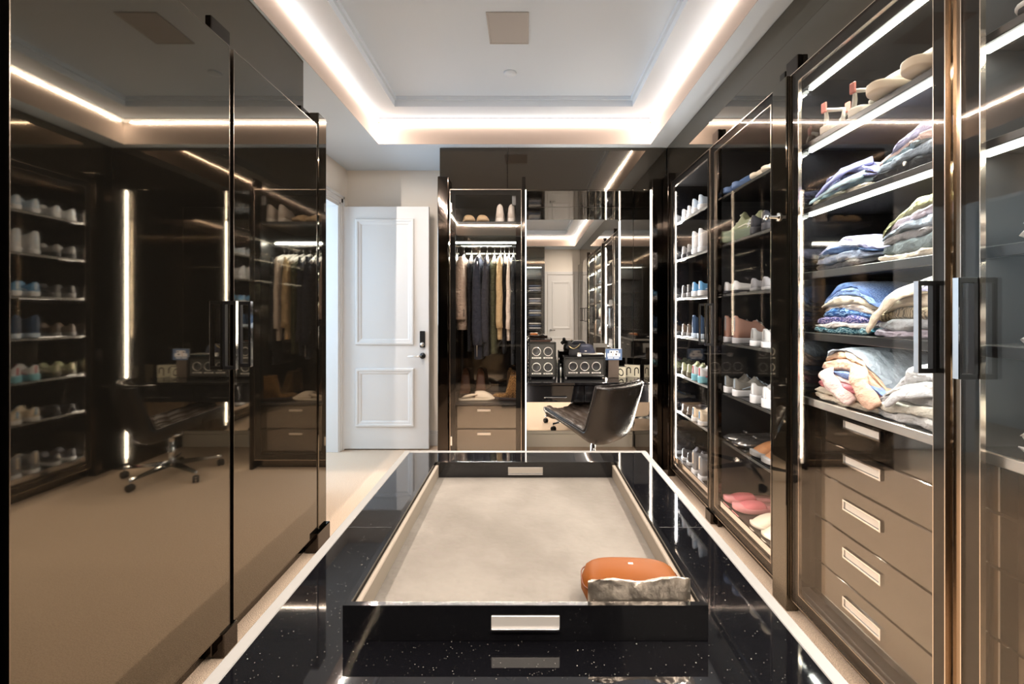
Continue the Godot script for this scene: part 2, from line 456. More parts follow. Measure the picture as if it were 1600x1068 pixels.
func side_door(parent, x, dir, d0, d1, y0, y1, glass, handle_d, handle_y): # a door in a plane of constant x; dir +1 faces +x
	var z0 = -d1; var z1 = -d0
	var back = x - dir * 0.022
	var door
	if glass:
		var st = tool(); rim(st, back, x - dir * 0.007, y0 + 0.003, y1 - 0.003, z0 + 0.003, z1 - 0.003, 0.044)
		door = put("door", st, M.frame_paint, parent)
		var s2 = tool(); box(s2, Vector3(x - dir * 0.006, y0 + 0.003, z0 + 0.003), Vector3(x, y1 - 0.003, z1 - 0.003))
		put("glass_pane", s2, M.glass, door)
		var s3 = tool(); rim(s3, back, x - dir * 0.007, y0 + 0.047, y1 - 0.047, z0 + 0.047, z1 - 0.047, 0.0025)
		put("inner_bead", s3, M.edge, door)
	else:
		door = boxes("door", [[Vector3(back, y0 + 0.003, z0 + 0.003), Vector3(x, y1 - 0.003, z1 - 0.003)]], M.lacquer, parent)
	var s4 = tool(); rim(s4, back, x + dir * 0.0006, y0, y1, z0, z1, 0.003)
	put("edge_trim", s4, M.edge if glass else M.dark_edge, door)
	handle(door, Vector3(x, handle_y, -handle_d), dir)
	return door

func build_left():
	# closed wardrobes on the left: carcass, recessed panel above, posts between the pairs, mirror-black doors
	for q in [[-0.62, 1.05, "black lacquer wardrobe beside the camera, at the left edge"], [1.05, 2.76, "glossy black lacquer wardrobe with two tall doors on the left wall"]]:
		var near = q[0] < 0.0
		var w = thing("wardrobe", q[2], "wardrobe", Vector3.ZERO, "fitted wardrobes")
		bx("carcass", -1.845, -1.262, 0.10, 2.46, q[0] + 0.005, q[1] - 0.005, M.lacquer_far, w, 0.002)
		bx("plinth", -1.8, -1.275, 0.0, 0.10, q[0] + 0.01, q[1] - 0.02, M.lacquer_far, w)
		bx("upper_panel", -1.845, -1.298, 2.46, 2.846, q[0] + 0.005, q[1] - (0.005 if near else 0.10), M.lacquer, w, 0.001)
		if near:
			side_door(w, -1.21, 1.0, -0.55, 0.24, 0.10, 2.468, false, -0.2, 1.33)
			side_door(w, -1.21, 1.0, 0.262, 1.045, 0.10, 2.468, false, 0.305, 1.33)
		else:
			side_door(w, -1.21, 1.0, 1.066, 1.862, 0.10, 2.468, false, 1.826, 1.287)
			side_door(w, -1.21, 1.0, 1.886, 2.64, 0.10, 2.468, false, 1.924, 1.287)
			bx("post", -1.262, -1.236, 0.02, 2.55, 1.79, 1.905, M.post, w, 0.003)
			bx("end_panel", -1.262, -1.205, 0.0, 2.545, 2.652, 2.755, M.lacquer, w, 0.004)
			bx("post_foot", -1.262, -1.185, 0.0, 0.115, 2.60, 2.762, M.post, w, 0.004)
			bx("post_foot", -1.262, -1.2, 0.0, 0.10, 1.81, 1.9, M.post, w, 0.004)
			bx("post", -1.30, -1.262, 2.3, 2.545, 2.56, 2.755, M.post, w, 0.003)

var SHOE_Y = [2.13, 1.82, 1.50, 1.19, 0.87, 0.565, 0.17]
var SHIRT_Y = [2.14, 1.85, 1.56, 1.29, 1.0]

func carcass_right(w, d0, d1):
	bx("back_panel", 1.80, 1.845, 0.10, 2.44, d0, d1, M.smoked_mirror, w)
	bx("side_panel", 1.25, 1.80, 0.10, 2.44, d0, d0 + 0.022, M.blackgloss, w)
	bx("side_panel", 1.25, 1.80, 0.10, 2.44, d1 - 0.022, d1, M.blackgloss, w)
	bx("top_panel", 1.25, 1.845, 2.44, 2.465, d0, d1, M.black, w)
	bx("bottom_panel", 1.25, 1.80, 0.10, 0.125, d0 + 0.022, d1 - 0.022, M.black, w)
	bx("plinth", 1.275, 1.80, 0.0, 0.10, d0 + 0.01, d1 - 0.01, M.lacquer_far, w)
	bx("upper_panel", 1.262, 1.845, 2.466, 2.846, d0 + 0.002, (d1 - 0.002 if d1 < 3.0 else 4.058), M.lacquer, w)

func build_right():
	var led := Color(0.97, 0.98, 0.93)
	# shoe cabinet, two glass doors, d 2.225 to 3.84
	var s = thing("shoe_cabinet", "tall glass-fronted shoe cabinet with two doors at the far right", "cabinet", Vector3.ZERO, "glass-fronted cabinets")
	carcass_right(s, 2.222, 3.85)
	bx("divider", 1.26, 1.80, 0.125, 2.44, 3.005, 3.027, M.black, s)
	for bay in [[2.245, 3.004], [3.028, 3.827]]:
		for k in SHOE_Y.size():
			var y = SHOE_Y[k]
			if k == 6:
				var sh = bx("bottom_shelf", 1.26, 1.80, y - 0.025, y - 0.002, bay[0], bay[1], M.black, s, 0.002)
				bx("front_rail", 1.245, 1.259, y - 0.03, y + 0.01, bay[0] + 0.02, bay[1] - 0.02, M.chrome, sh, 0.003)
				continue
			var sh2 = bx("shelf", 1.275, 1.80, y - 0.022, y, bay[0] + 0.001, bay[1] - 0.001, M.blackgloss, s, 0.002)
			bx("front_rail", 1.268, 1.2745, y - 0.02, y - 0.004, bay[0] + 0.01, bay[1] - 0.01, M.rim_metal if bay[0] > 3.0 else M.smoked, sh2, 0.002)
	# upright light strips on the jambs of both bays
	bx("jamb_light", 1.252, 1.264, 0.14, 2.39, 3.812, 3.8275, M.led, s)
	area("jamb_light_glow", Vector3(1.262, 1.265, -3.809), Vector3(0.5, 0, 1), 0.012, 2.2, Color(1, 0.98, 0.96), 1.2)
	bx("jamb_light", 1.252, 1.264, 0.14, 2.39, 2.2445, 2.258, M.led, s)
	area("jamb_light_glow", Vector3(1.262, 1.265, -2.261), Vector3(0.5, 0, -1), 0.012, 2.2, Color(1, 0.98, 0.96), 0.5)
	side_door(s, 1.22, -1.0, 3.018, 3.82, 0.075, 2.465, true, 3.062, 1.30)
	side_door(s, 1.22, -1.0, 2.228, 3.006, 0.075, 2.465, true, 2.96, 1.30)
	bx("post", 1.236, 1.261, 0.0, 2.555, 2.92, 3.01, M.post, s, 0.003)
	bx("post_foot", 1.205, 1.262, 0.0, 0.075, 2.96, 3.05, M.post, s, 0.003)
	bx("post", 1.2, 1.262, 0.0, 2.555, 3.83, 3.99, M.post, s, 0.003)
	# clothes cabinet, two glass doors, d 0.50 to 2.095
	var c = thing("clothes_cabinet", "glass-fronted clothes cabinet with lit shelves and drawers at the near right", "cabinet", Vector3.ZERO, "glass-fronted cabinets")
	carcass_right(c, 0.48, 2.10)
	bx("upper_panel", 1.262, 1.845, 2.466, 2.846, 2.098, 2.224, M.lacquer, c)
	bx("divider", 1.26, 1.80, 0.125, 2.44, 1.288, 1.31, M.black, c)
	bx("pilaster", 1.203, 1.262, 0.0, 2.47, 2.10, 2.218, M.lacquer, c, 0.003)
	bx("post", 1.237, 1.262, 2.3, 2.555, 2.07, 2.16, M.post, c, 0.003)
	bx("post", 1.237, 1.262, 2.3, 2.53, 2.17, 2.215, M.post, c, 0.003)
	for bay in [[0.503, 1.287], [1.311, 2.077]]:
		var mid = (bay[0] + bay[1]) / 2.0
		for k in SHIRT_Y.size():
			var y = SHIRT_Y[k]
			var sh = bx("shelf", 1.275, 1.80, y - 0.024, y, bay[0] + 0.001, bay[1] - 0.001, M.smoked if k < 4 else M.blackgloss, c, 0.002)
			bx("front_rail", 1.262, 1.2745, y - (0.026 if k < 2 else 0.034), y - 0.002, bay[0] + 0.004, bay[1] - 0.004, M.blackmetal if k < 4 else M.steel, sh, 0.002)
			if k < 4:
				var up = 0.0 if k < 2 else 0.011  # lower two strips are added, hidden behind the rail, to brighten the piles below
				bx("shelf_light", 1.288, 1.302, y - 0.036 + up, y - 0.025 + up * 0.9, bay[0] + 0.01, bay[1] - 0.01, M.led_cool, sh)
				area("shelf_light_glow", Vector3(1.295, y - 0.037 + up, -mid), Vector3(0.25, -1, 0), 0.72, 0.014, led, 0.36 if k < 2 else 0.17).basis = Basis(Vector3(0, 0, 1), Vector3(1, 0, 0), Vector3(0, 1, 0))
		bx("shelf_light", 1.288, 1.302, 2.386, 2.397, bay[0] + 0.01, bay[1] - 0.01, M.led_cool, c)
		area("shelf_light_glow", Vector3(1.295, 2.383, -mid), Vector3(0.25, -1, 0), 0.72, 0.014, led, 0.36).basis = Basis(Vector3(0, 0, 1), Vector3(1, 0, 0), Vector3(0, 1, 0))
		bx("light_batten", 1.27, 1.31, 2.398, 2.44, bay[0], bay[1], M.black, c)
		# bank of five drawers with recessed metal pulls
		var tops = [0.975, 0.83, 0.68, 0.485, 0.29]
		for k in 5:
			var y1 = tops[k]; var y0 = (tops[k + 1] if k < 4 else 0.127) + 0.004
			var hy = [0.93, 0.79, 0.605, 0.412, 0.215][k]
			var dr = bx("drawer", 1.287, 1.78, y0, y1, bay[0] + 0.01, bay[1] - 0.01, M.smoked_mirror, c, 0.003)
			var z = -mid - 0.045
			var st = tool()
			rim(st, 1.279, 1.2869, hy - 0.021, hy + 0.021, z - 0.098, z + 0.098, 0.006)
			var h = put("pull_frame", st, M.chrome, dr)
			boxes("pull_plate", [[Vector3(1.284, hy - 0.014, z - 0.09), Vector3(1.2869, hy + 0.014, z + 0.09)]], M.white_metal, h, 0.001)
	side_door(c, 1.22, -1.0, 1.322, 2.095, 0.06, 2.468, true, 1.36, 1.335)
	side_door(c, 1.22, -1.0, 0.49, 1.277, 0.06, 2.468, true, 1.235, 1.335)
	bx("mullion", 1.236, 1.26, 0.02, 2.5, 1.285, 1.318, mat("bronze_mullion", lin(0.3, 0.22, 0.15), 0.15, 1.0), c, 0.003)
	# chrome coat peg on the pilaster
	var p = thing("coat_peg", "polished chrome coat peg on the pilaster between the glass cabinets", "hook", Vector3(1.203, 1.83, -2.16))
	var st2 = tool(); lathe(st2, [[0.0, 0.0], [0.02, 0.0], [0.021, 0.004], [0.017, 0.008], [0.007, 0.011], [0.006, 0.05], [0.0, 0.05]], Vector3.ZERO, Vector3(-1, 0, 0))
	put("rosette", st2, M.chrome, p)
	var st3 = tool(); lathe(st3, [[0.0, 0.046], [0.008, 0.047], [0.013, 0.054], [0.013, 0.062], [0.008, 0.069], [0.0, 0.07]], Vector3.ZERO, Vector3(-1, 0, 0))
	put("knob", st3, M.chrome, p)

# ------------------------------------------------------------------ far end: hanging cabinet and vanity niche
func build_far():
	var h = thing("hanging_cabinet", "narrow glass-fronted hanging cabinet beside the white door", "cabinet", Vector3.ZERO, "glass-fronted cabinets")
	bx("back_panel", -0.70, -0.03, 0.10, 2.44, 4.655, 4.70, M.smoked_mirror, h)
	bx("side_panel", -0.74, -0.70, 0.0, 2.46, 4.05, 4.70, M.lacquer_far, h, 0.002)
	bx("side_panel", -0.05, -0.03, 0.10, 2.44, 4.05, 4.655, M.black, h)
	bx("top_panel", -0.70, -0.03, 2.44, 2.46, 4.05, 4.70, M.black, h)
	bx("bottom_panel", -0.70, -0.05, 0.10, 0.125, 4.05, 4.655, M.black, h)
	bx("plinth", -0.72, -0.04, 0.0, 0.10, 4.06, 4.65, M.lacquer_far, h)
	bx("shelf", -0.698, -0.052, 2.165, 2.19, 4.06, 4.655, M.black, h, 0.002)
	bx("shelf", -0.698, -0.052, 0.55, 0.572, 4.06, 4.655, M.black, h, 0.002)
	for q in [[0.345, 0.545], [0.13, 0.335]]:
		var dr = bx("drawer", -0.69, -0.06, q[0], q[1], 4.062, 4.6, M.smoked_mirror, h, 0.003)
		bx("pull_plate", -0.43, -0.31, q[1] - 0.05, q[1] - 0.03, 4.058, 4.0618, M.steel, dr, 0.001)
	bx("post", -0.765, -0.672, 0.0, 2.565, 3.96, 4.05, M.post, h, 0.006)
	# the door: painted border, pane, edge
	var x0 = -0.666; var x1 = -0.034
	var st = tool()
	for q in [[x0 + 0.003, x0 + 0.05, 0.083, 2.459], [x1 - 0.05, x1 - 0.003, 0.083, 2.459], [x0 + 0.05, x1 - 0.05, 0.083, 0.13], [x0 + 0.05, x1 - 0.05, 2.412, 2.459]]:
		box(st, Vector3(q[0], q[2], -4.024), Vector3(q[1], q[3], -4.008))
	var door = put("door", st, M.frame_paint, h)
	bx("glass_pane", x0 + 0.003, x1 - 0.003, 0.083, 2.459, 4.0, 4.006, M.glass, door)
	var s3 = tool()
	for q in [[x0, x0 + 0.004, 0.08, 2.462], [x1 - 0.004, x1, 0.08, 2.462], [x0, x1, 0.08, 0.084], [x0, x1, 2.456, 2.462]]:
		box(s3, Vector3(q[0], q[2], -4.024), Vector3(q[1], q[3], -3.999))
	put("edge_trim", s3, M.edge, door)
	for y in [2.3, 0.25]:
		bx("hinge", x0 + 0.006, x0 + 0.022, y - 0.04, y + 0.04, 3.994, 4.0, M.chrome, door, 0.002)
	bx("sensor", x1 - 0.085, x1 - 0.025, 2.33, 2.43, 4.03, 4.05, mat("sensor_grey", lin(0.2, 0.2, 0.2), 0.4), h, 0.003)
	# hanging rail with its light
	var r = tool(); tube(r, [Vector3(-0.70, 2.005, -4.3), Vector3(-0.05, 2.005, -4.3)], 0.012, 12)
	var rail = put("hanging_rail", r, M.chrome, h)
	bx("rail_light", -0.66, -0.09, 2.022, 2.038, 4.245, 4.262, M.led_cool, rail)
	area("rail_light_glow", Vector3(-0.375, 2.018, -4.24), Vector3(0, -0.8, 0.5), 0.56, 0.014, Color(0.97, 0.98, 0.95), 1.2)
	# recessed panels above the whole far wall
	for q in [[-0.765, -0.1615, "left"], [-0.1585, 1.258, "right"]]:
		struct(bx("trim_%d" % (3 if q[2] == "left" else 4), q[0], q[1], 2.472, 2.846, 4.062, 4.70, M.lacquer_far, null, 0.001))

func build_vanity():
	var n = thing("vanity_niche", "black glossy vanity niche around the mirror and desk", "niche")
	bx("post", -0.03, 0.0, 0.0, 2.565, 3.985, 4.06, M.post, n, 0.003)
	bx("side_panel", -0.028, -0.0005, 0.0, 2.46, 4.062, 4.69, M.lacquer_far, n)
	bx("side_panel", 1.112, 1.14, 0.0, 2.46, 4.062, 4.69, M.lacquer_far, n)
	bx("post", 1.112, 1.198, 0.0, 2.55, 3.985, 4.06, M.post, n, 0.003)
	bx("filler_panel", 1.2, 1.84, 0.0, 2.46, 4.0, 4.06, M.lacquer_far, n)
	bx("niche_top", -0.028, 1.14, 2.462, 2.47, 4.062, 4.69, M.lacquer_far, n)
	tag(bx("vanity_light_strip", 0.0002, 0.0065, 0.05, 2.46, 4.012, 4.03, M.led), "upright white LED strip on the left edge of the vanity niche", "light", "vanity light strips")
	tag(bx("vanity_light_strip", 1.1045, 1.1118, 0.05, 2.46, 4.012, 4.03, M.led), "upright white LED strip on the right edge of the vanity niche", "light", "vanity light strips")
	tag(bx("vanity_mirror", 0.002, 1.11, 0.162, 2.461, 4.69, 4.70, M.mirror), "large frameless mirror at the back of the vanity niche", "mirror")
	# desk
	var d = thing("vanity_desk", "black glossy built-in desk with drawers below the mirror", "desk")
	bx("desk_top", 0.003, 1.109, 0.735, 0.76, 4.02, 4.685, M.blackgloss, d, 0.003)
	bx("desk_body", 0.003, 1.109, 0.58, 0.735, 4.065, 4.68, M.blackgloss, d, 0.002)
	for q in [[0.01, 0.52], [0.53, 1.10]]:
		var dr = bx("drawer", q[0], q[1], 0.582, 0.728, 4.04, 4.064, M.blackgloss, d, 0.002)
		var mid = 0.265 if q[0] < 0.1 else 0.82
		var st = tool(); tube(st, [Vector3(mid - 0.1, 0.628, -4.04), Vector3(mid - 0.1, 0.628, -4.018), Vector3(mid + 0.1, 0.628, -4.018), Vector3(mid + 0.1, 0.628, -4.04)], 0.006, 8, -1)
		put("handle", st, M.chrome, dr)
	# watch winders
	winder("four-dial black watch winder box at the left of the desk", 0.028, 0.288, 0.34, 4.27, 2, 2)
	winder("wide black three-dial watch winder box in the middle of the desk", 0.362, 0.752, 0.20, 4.27, 3, 1)
	clutter()

func winder(label, x0, x1, h, d, nx, ny):
	var w = thing("watch_winder", label, "watch winder", Vector3(0, 0.76, 0), "watch winders on the desk")
	var y0 = 0.772; var y1 = 0.76 + h
	bx("case", x0, x1, y0, y1, d + 0.02, d + 0.2, M.blackgloss, w, 0.006)
	for fx in [x0 + 0.02, x1 - 0.02]:
		bx("foot", fx - 0.01, fx + 0.01, 0.7602, 0.7719, d + 0.03, d + 0.05, M.chrome, w, 0.002)
	var st = tool()
	var b = 0.016
	for q in [[x0, x0 + b, y0, y1], [x1 - b, x1, y0, y1], [x0 + b, x1 - b, y0, y0 + b], [x0 + b, x1 - b, y1 - b, y1]]:
		box(st, Vector3(q[0], q[2] - 0.76, -d - 0.0195), Vector3(q[1], q[3] - 0.76, -d), 0.003)
	put("front_frame", st, mat("winder_frame", lin(0.02, 0.02, 0.019), 0.12), w)
	var face = bx("dial_panel", x0 + b, x1 - b, y0 + b, y1 - b, d + 0.01, d + 0.0195, mat("winder_felt", lin(0.035, 0.034, 0.031), 0.8), w)
	for i in nx:
		for j in ny:
			var cx = x0 + (x1 - x0) * ((i + 0.5) / nx * 0.84 + 0.08) ; var cy = y0 + (y1 - y0) * ((j + 0.56) / ny * 0.9 + 0.03) - 0.76
			var s2 = tool(); lathe(s2, [[0.0, 0.002], [0.026, 0.002], [0.033, 0.005], [0.033, 0.001]], Vector3(cx, cy, -d - 0.0105), Vector3(0, 0, 1), 24)
			var cup = put("dial", s2, M.black, w)
			var s3 = tool(); var ring = []
			for k in 25: ring.append(Vector3(cx + cos(TAU * k / 24) * 0.039, cy + sin(TAU * k / 24) * 0.039, -d - 0.006))
			tube(s3, ring, 0.0042, 6); put("dial_ring", s3, M.steel, cup)
			var s4 = tool(); box(s4, Vector3(cx - 0.043, cy - 0.067, -d - 0.0099), Vector3(cx + 0.043, cy - 0.054, -d - 0.006), 0.001)
			var pl = put("control_plate", s4, M.white_metal, w)
			var s5 = tool()
			for k in 4: box(s5, Vector3(cx - 0.03 + k * 0.016, cy - 0.0635, -d - 0.0059), Vector3(cx - 0.02 + k * 0.016, cy - 0.057, -d - 0.0045))
			put("control_mark", s5, M.blackmetal, pl)

func clutter():
	# what stands on the wide winder and beside it
	var top = 0.962
	var t = thing("jewelry_stand", "dark figure-shaped jewelry stand on the wide watch winder", "jewelry stand", Vector3(0.47, top, -4.37))
	var st = tool(); lathe(st, [[0.0, 0.0], [0.05, 0.0], [0.055, 0.02], [0.05, 0.06], [0.035, 0.075], [0.018, 0.085], [0.015, 0.1], [0.0, 0.105]], Vector3.ZERO, Vector3.UP, 20)
	put("base", st, mat("dark_velvet", lin(0.012, 0.012, 0.014), 0.9), t)
	var s2 = tool(); tube(s2, [Vector3(-0.07, 0.075, 0.0), Vector3(-0.05, 0.095, 0.01), Vector3(0, 0.085, 0.02), Vector3(0.06, 0.1, 0.0)], [0.02, 0.024, 0.022, 0.01], 10)
	put("arm", s2, mats["dark_velvet"], t)
	var s3 = tool(); lathe(s3, [[0.0, 0.1], [0.014, 0.104], [0.02, 0.12], [0.014, 0.138], [0.0, 0.142]], Vector3(-0.045, 0, 0.0), Vector3.UP, 16)
	put("head", s3, mats["dark_velvet"], t)
	var s4 = tool(); var ch = []
	for k in 14: ch.append(Vector3(-0.06 + 0.11 * k / 13.0, 0.1 - 0.035 * sin(PI * k / 13.0) + 0.02 * k / 13.0, 0.05 - 0.01 * sin(k)))
	tube(s4, ch, 0.004, 6); put("chain", s4, mat("old_gold", lin(0.55, 0.42, 0.24), 0.3, 1.0), t)
	# navy case behind
	var b = thing("navy_case", "navy blue soft case lying on the wide watch winder", "case", Vector3(0.57, top, -4.42))
	var r = []
	for k in 8:
		var f = k / 7.0; var hh = 0.105 * (1.0 - pow(absf(f * 2 - 1), 6)) + 0.008
		var ring = []
		for a in 16:
			var c = cos(TAU * a / 16); var s = sin(TAU * a / 16)
			ring.append(Vector3(-0.09 + 0.2 * f, hh * (0.5 + 0.5 * signf(s) * pow(absf(s), 0.6)), signf(c) * pow(absf(c), 0.6) * 0.035))
		r.append(ring)
	var s5 = tool(); loft(s5, r); put("body", s5, mat("navy_leather", lin(0.008, 0.012, 0.035), 0.45), b)
	boxes("clasp", [[Vector3(0.0, 0.04, 0.034), Vector3(0.02, 0.05, 0.041)]], M.steel, b, 0.002)
	# flat tray and little white box
	var f2 = thing("valet_tray", "low black tray with a silver edge on the wide watch winder", "tray", Vector3(0.65, top, -4.35))
	boxes("tray_body", [[Vector3(-0.11, 0.001, -0.06), Vector3(0.09, 0.02, 0.06)]], M.blackgloss, f2, 0.004)
	boxes("edge", [[Vector3(-0.112, 0.0201, -0.062), Vector3(0.092, 0.027, 0.062)]], M.steel, f2, 0.002)
	var f3 = thing("ring_box", "tiny white ring box in front of the dark jewelry stand", "box", Vector3(0.508, top, -4.305))
	boxes("box_body", [[Vector3(-0.018, 0.001, -0.014), Vector3(0.018, 0.026, 0.014)]], M.trim, f3, 0.002)
	boxes("lid", [[Vector3(-0.019, 0.0262, -0.015), Vector3(0.019, 0.036, 0.015)]], M.steel, f3, 0.002)
	var f4 = thing("watch_box_lid", "thin dark tray lying on the four-dial watch winder", "tray", Vector3(0.14, 1.1, -4.36))
	boxes("tray_body", [[Vector3(-0.1, 0.001, -0.06), Vector3(0.1, 0.02, 0.06)]], mat("brown_wood", lin(0.05, 0.025, 0.017), 0.3), f4, 0.004)
	boxes("edge", [[Vector3(-0.103, 0.0202, -0.063), Vector3(0.103, 0.026, 0.063)]], M.blackgloss, f4, 0.002)
	# perfume bottles between the winders
	for q in [[0.318, 0.19, 0.02, "slim dark perfume bottle between the two watch winders"], [0.336, 0.13, 0.014, "short clear perfume bottle between the two watch winders"]]:
		var p = thing("perfume_bottle", q[3], "bottle", Vector3(q[0], 0.76, -4.36 + q[2]), "perfume bottles on the desk")
		var s6 = tool(); lathe(s6, [[0.0, 0.0], [0.013, 0.0], [0.014, 0.01], [0.014, q[1] * 0.7], [0.006, q[1] * 0.78], [0.0, q[1] * 0.79]], Vector3.ZERO, Vector3.UP, 16)
		put("bottle_body", s6, M.blackgloss if q[1] > 0.15 else M.steel, p)
		var s7 = tool(); lathe(s7, [[0.0, q[1] * 0.78], [0.007, q[1] * 0.78], [0.007, q[1]], [0.0, q[1]]], Vector3.ZERO, Vector3.UP, 12)
		put("cap", s7, M.chrome, p)
	# blue card and framed prints at the right
	var im := Image.create(128, 84, false, Image.FORMAT_RGB8); im.fill(Color(0.36, 0.44, 0.58))
	im.fill_rect(Rect2i(14, 34, 100, 26), Color(0.88, 0.88, 0.9)); im.fill_rect(Rect2i(30, 12, 70, 40), Color(0.9, 0.9, 0.92)); im.fill_rect(Rect2i(18, 64, 40, 9), Color(0.85, 0.86, 0.9)); im.fill_rect(Rect2i(66, 64, 38, 9), Color(0.85, 0.86, 0.9))
	for q in [[38, 20, 12, 10], [82, 18, 12, 9], [76, 36, 12, 12]]: im.fill_rect(Rect2i(q[0], q[1], q[2], q[3]), Color(0.12, 0.12, 0.16))
	for k in 20: im.fill_rect(Rect2i(60 - k / 2, 16 + k * 2, 4, 3), Color(0.8, 0.55, 0.5))
	var c = thing("greeting_card", "small blue and white printed card standing beside the wide watch winder", "card", Vector3(0.835, 0.93, -4.30))
	var s8 = tool(); plate(s8, 0.155, 0.105, 0.004); var cm = patterned("bluecard", im); put("card_print", s8, cm, c)
	boxes("card_back", [[Vector3(-0.078, -0.001, -0.006), Vector3(0.078, 0.106, -0.0042)]], M.trim, c)
	boxes("stand", [[Vector3(-0.05, -0.168, -0.028), Vector3(0.05, 0.06, -0.0065)]], mat("brown_card", lin(0.09, 0.065, 0.05), 0.6), c, 0.002)
	for q in [[0.905, -4.33, 0.10, 0.1, "cream print of a dark oval ring behind the chair back", 0.0, 0], [1.025, -4.37, 0.145, 0.115, "cream print of two dark arches at the right end of the desk", -0.42, 1]]:
		var p = thing("framed_print", q[4], "picture", Vector3(q[0], 0.7605, q[1]), "cream prints on the desk", q[5])
		var i2 := Image.create(128, 100, false, Image.FORMAT_RGB8); i2.fill(Color(0.78, 0.76, 0.68))
		for y in 100:
			for x in 128:
				if q[6] == 0:
					var e = pow((x - 66 - (y - 50) * 0.25) / 34.0, 2) + pow((y - 50) / 36.0, 2)
					if e < 1.0 and e > 0.5: i2.set_pixel(x, y, Color(0.1, 0.09, 0.09))
				else:
					for cx in [34, 100]:
						var rr = Vector2((x - cx) / 20.0, minf(0.0, (y - 42) / 24.0)).length()
						if rr < 1.0 and rr > 0.6 and y < 90 - 20 * int(x > cx): i2.set_pixel(x, y, Color(0.15, 0.14, 0.12))
		var s9 = tool(); plate(s9, q[2], q[3], 0.004); put("print", s9, patterned("print%d" % q[6], i2), p)
		var s10 = tool()
		box(s10, Vector3(-q[2] / 2 - 0.004, 0, -0.016), Vector3(q[2] / 2 + 0.004, q[3] + 0.005, -0.0005), 0.001)
		put("backing", s10, M.blackmetal, p)

func plate(st, w, h, t): # upright printed plate, base at y=0, front towards +z
	var a = Vector3(-w / 2, 0, 0); st.set_smooth_group(-1)
	var c = [[a, Vector2(0, 1)], [a + Vector3(w, 0, 0), Vector2(1, 1)], [a + Vector3(w, h, 0), Vector2(1, 0)], [a + Vector3(0, h, 0), Vector2(0, 0)]]
	for k in [0, 2, 1, 0, 3, 2]:
		st.set_uv(c[k][1]); st.add_vertex(c[k][0])

# ------------------------------------------------------------------ swivel chair
func chair_point(s, v, off): # s -1..1 across, v 0..1 from the seat's front edge to the top of the back; f is forward (+z of the chair)
	var prof = [[0.315, 0.47, 0.24], [0.30, 0.495, 0.25], [0.20, 0.475, 0.268], [0.06, 0.44, 0.285], [-0.08, 0.41, 0.297], [-0.17, 0.41, 0.303], [-0.235, 0.46, 0.307], [-0.29, 0.56, 0.31], [-0.335, 0.68, 0.315], [-0.365, 0.785, 0.315], [-0.372, 0.815, 0.312]]
	var x = clampf(v, 0, 0.9999) * (prof.size() - 1); var i = int(x); var t = x - i
	var g = func(k, c): return prof[clampi(k, 0, prof.size() - 1)][c]
	var cr = func(c):
		var p0 = g.call(i - 1, c); var p1 = g.call(i, c); var p2 = g.call(i + 1, c); var p3 = g.call(i + 2, c)
		return 0.5 * (2 * p1 + (p2 - p0) * t + (2 * p0 - 5 * p1 + 4 * p2 - p3) * t * t + (3 * p1 - p0 - 3 * p2 + p3) * t * t * t)
	var f = cr.call(0); var y = cr.call(1); var w = cr.call(2)
	var bend = smoothstep(0.35, 0.75, v)
	var curl = pow(absf(s), 2.4)
	# inward normal of the profile: up on the seat, forward on the back
	var nrm = Vector3(0, lerpf(1.0, 0.25, bend), lerpf(0.1, 1.0, bend)).normalized()
	var p = Vector3(s * w, y, f) + Vector3(0, 0.07 * (1.0 - bend), 0.1 * bend) * curl
	nrm = (nrm + Vector3(-s * 0.5 * absf(s), 0, 0)).normalized()
	return p + nrm * off

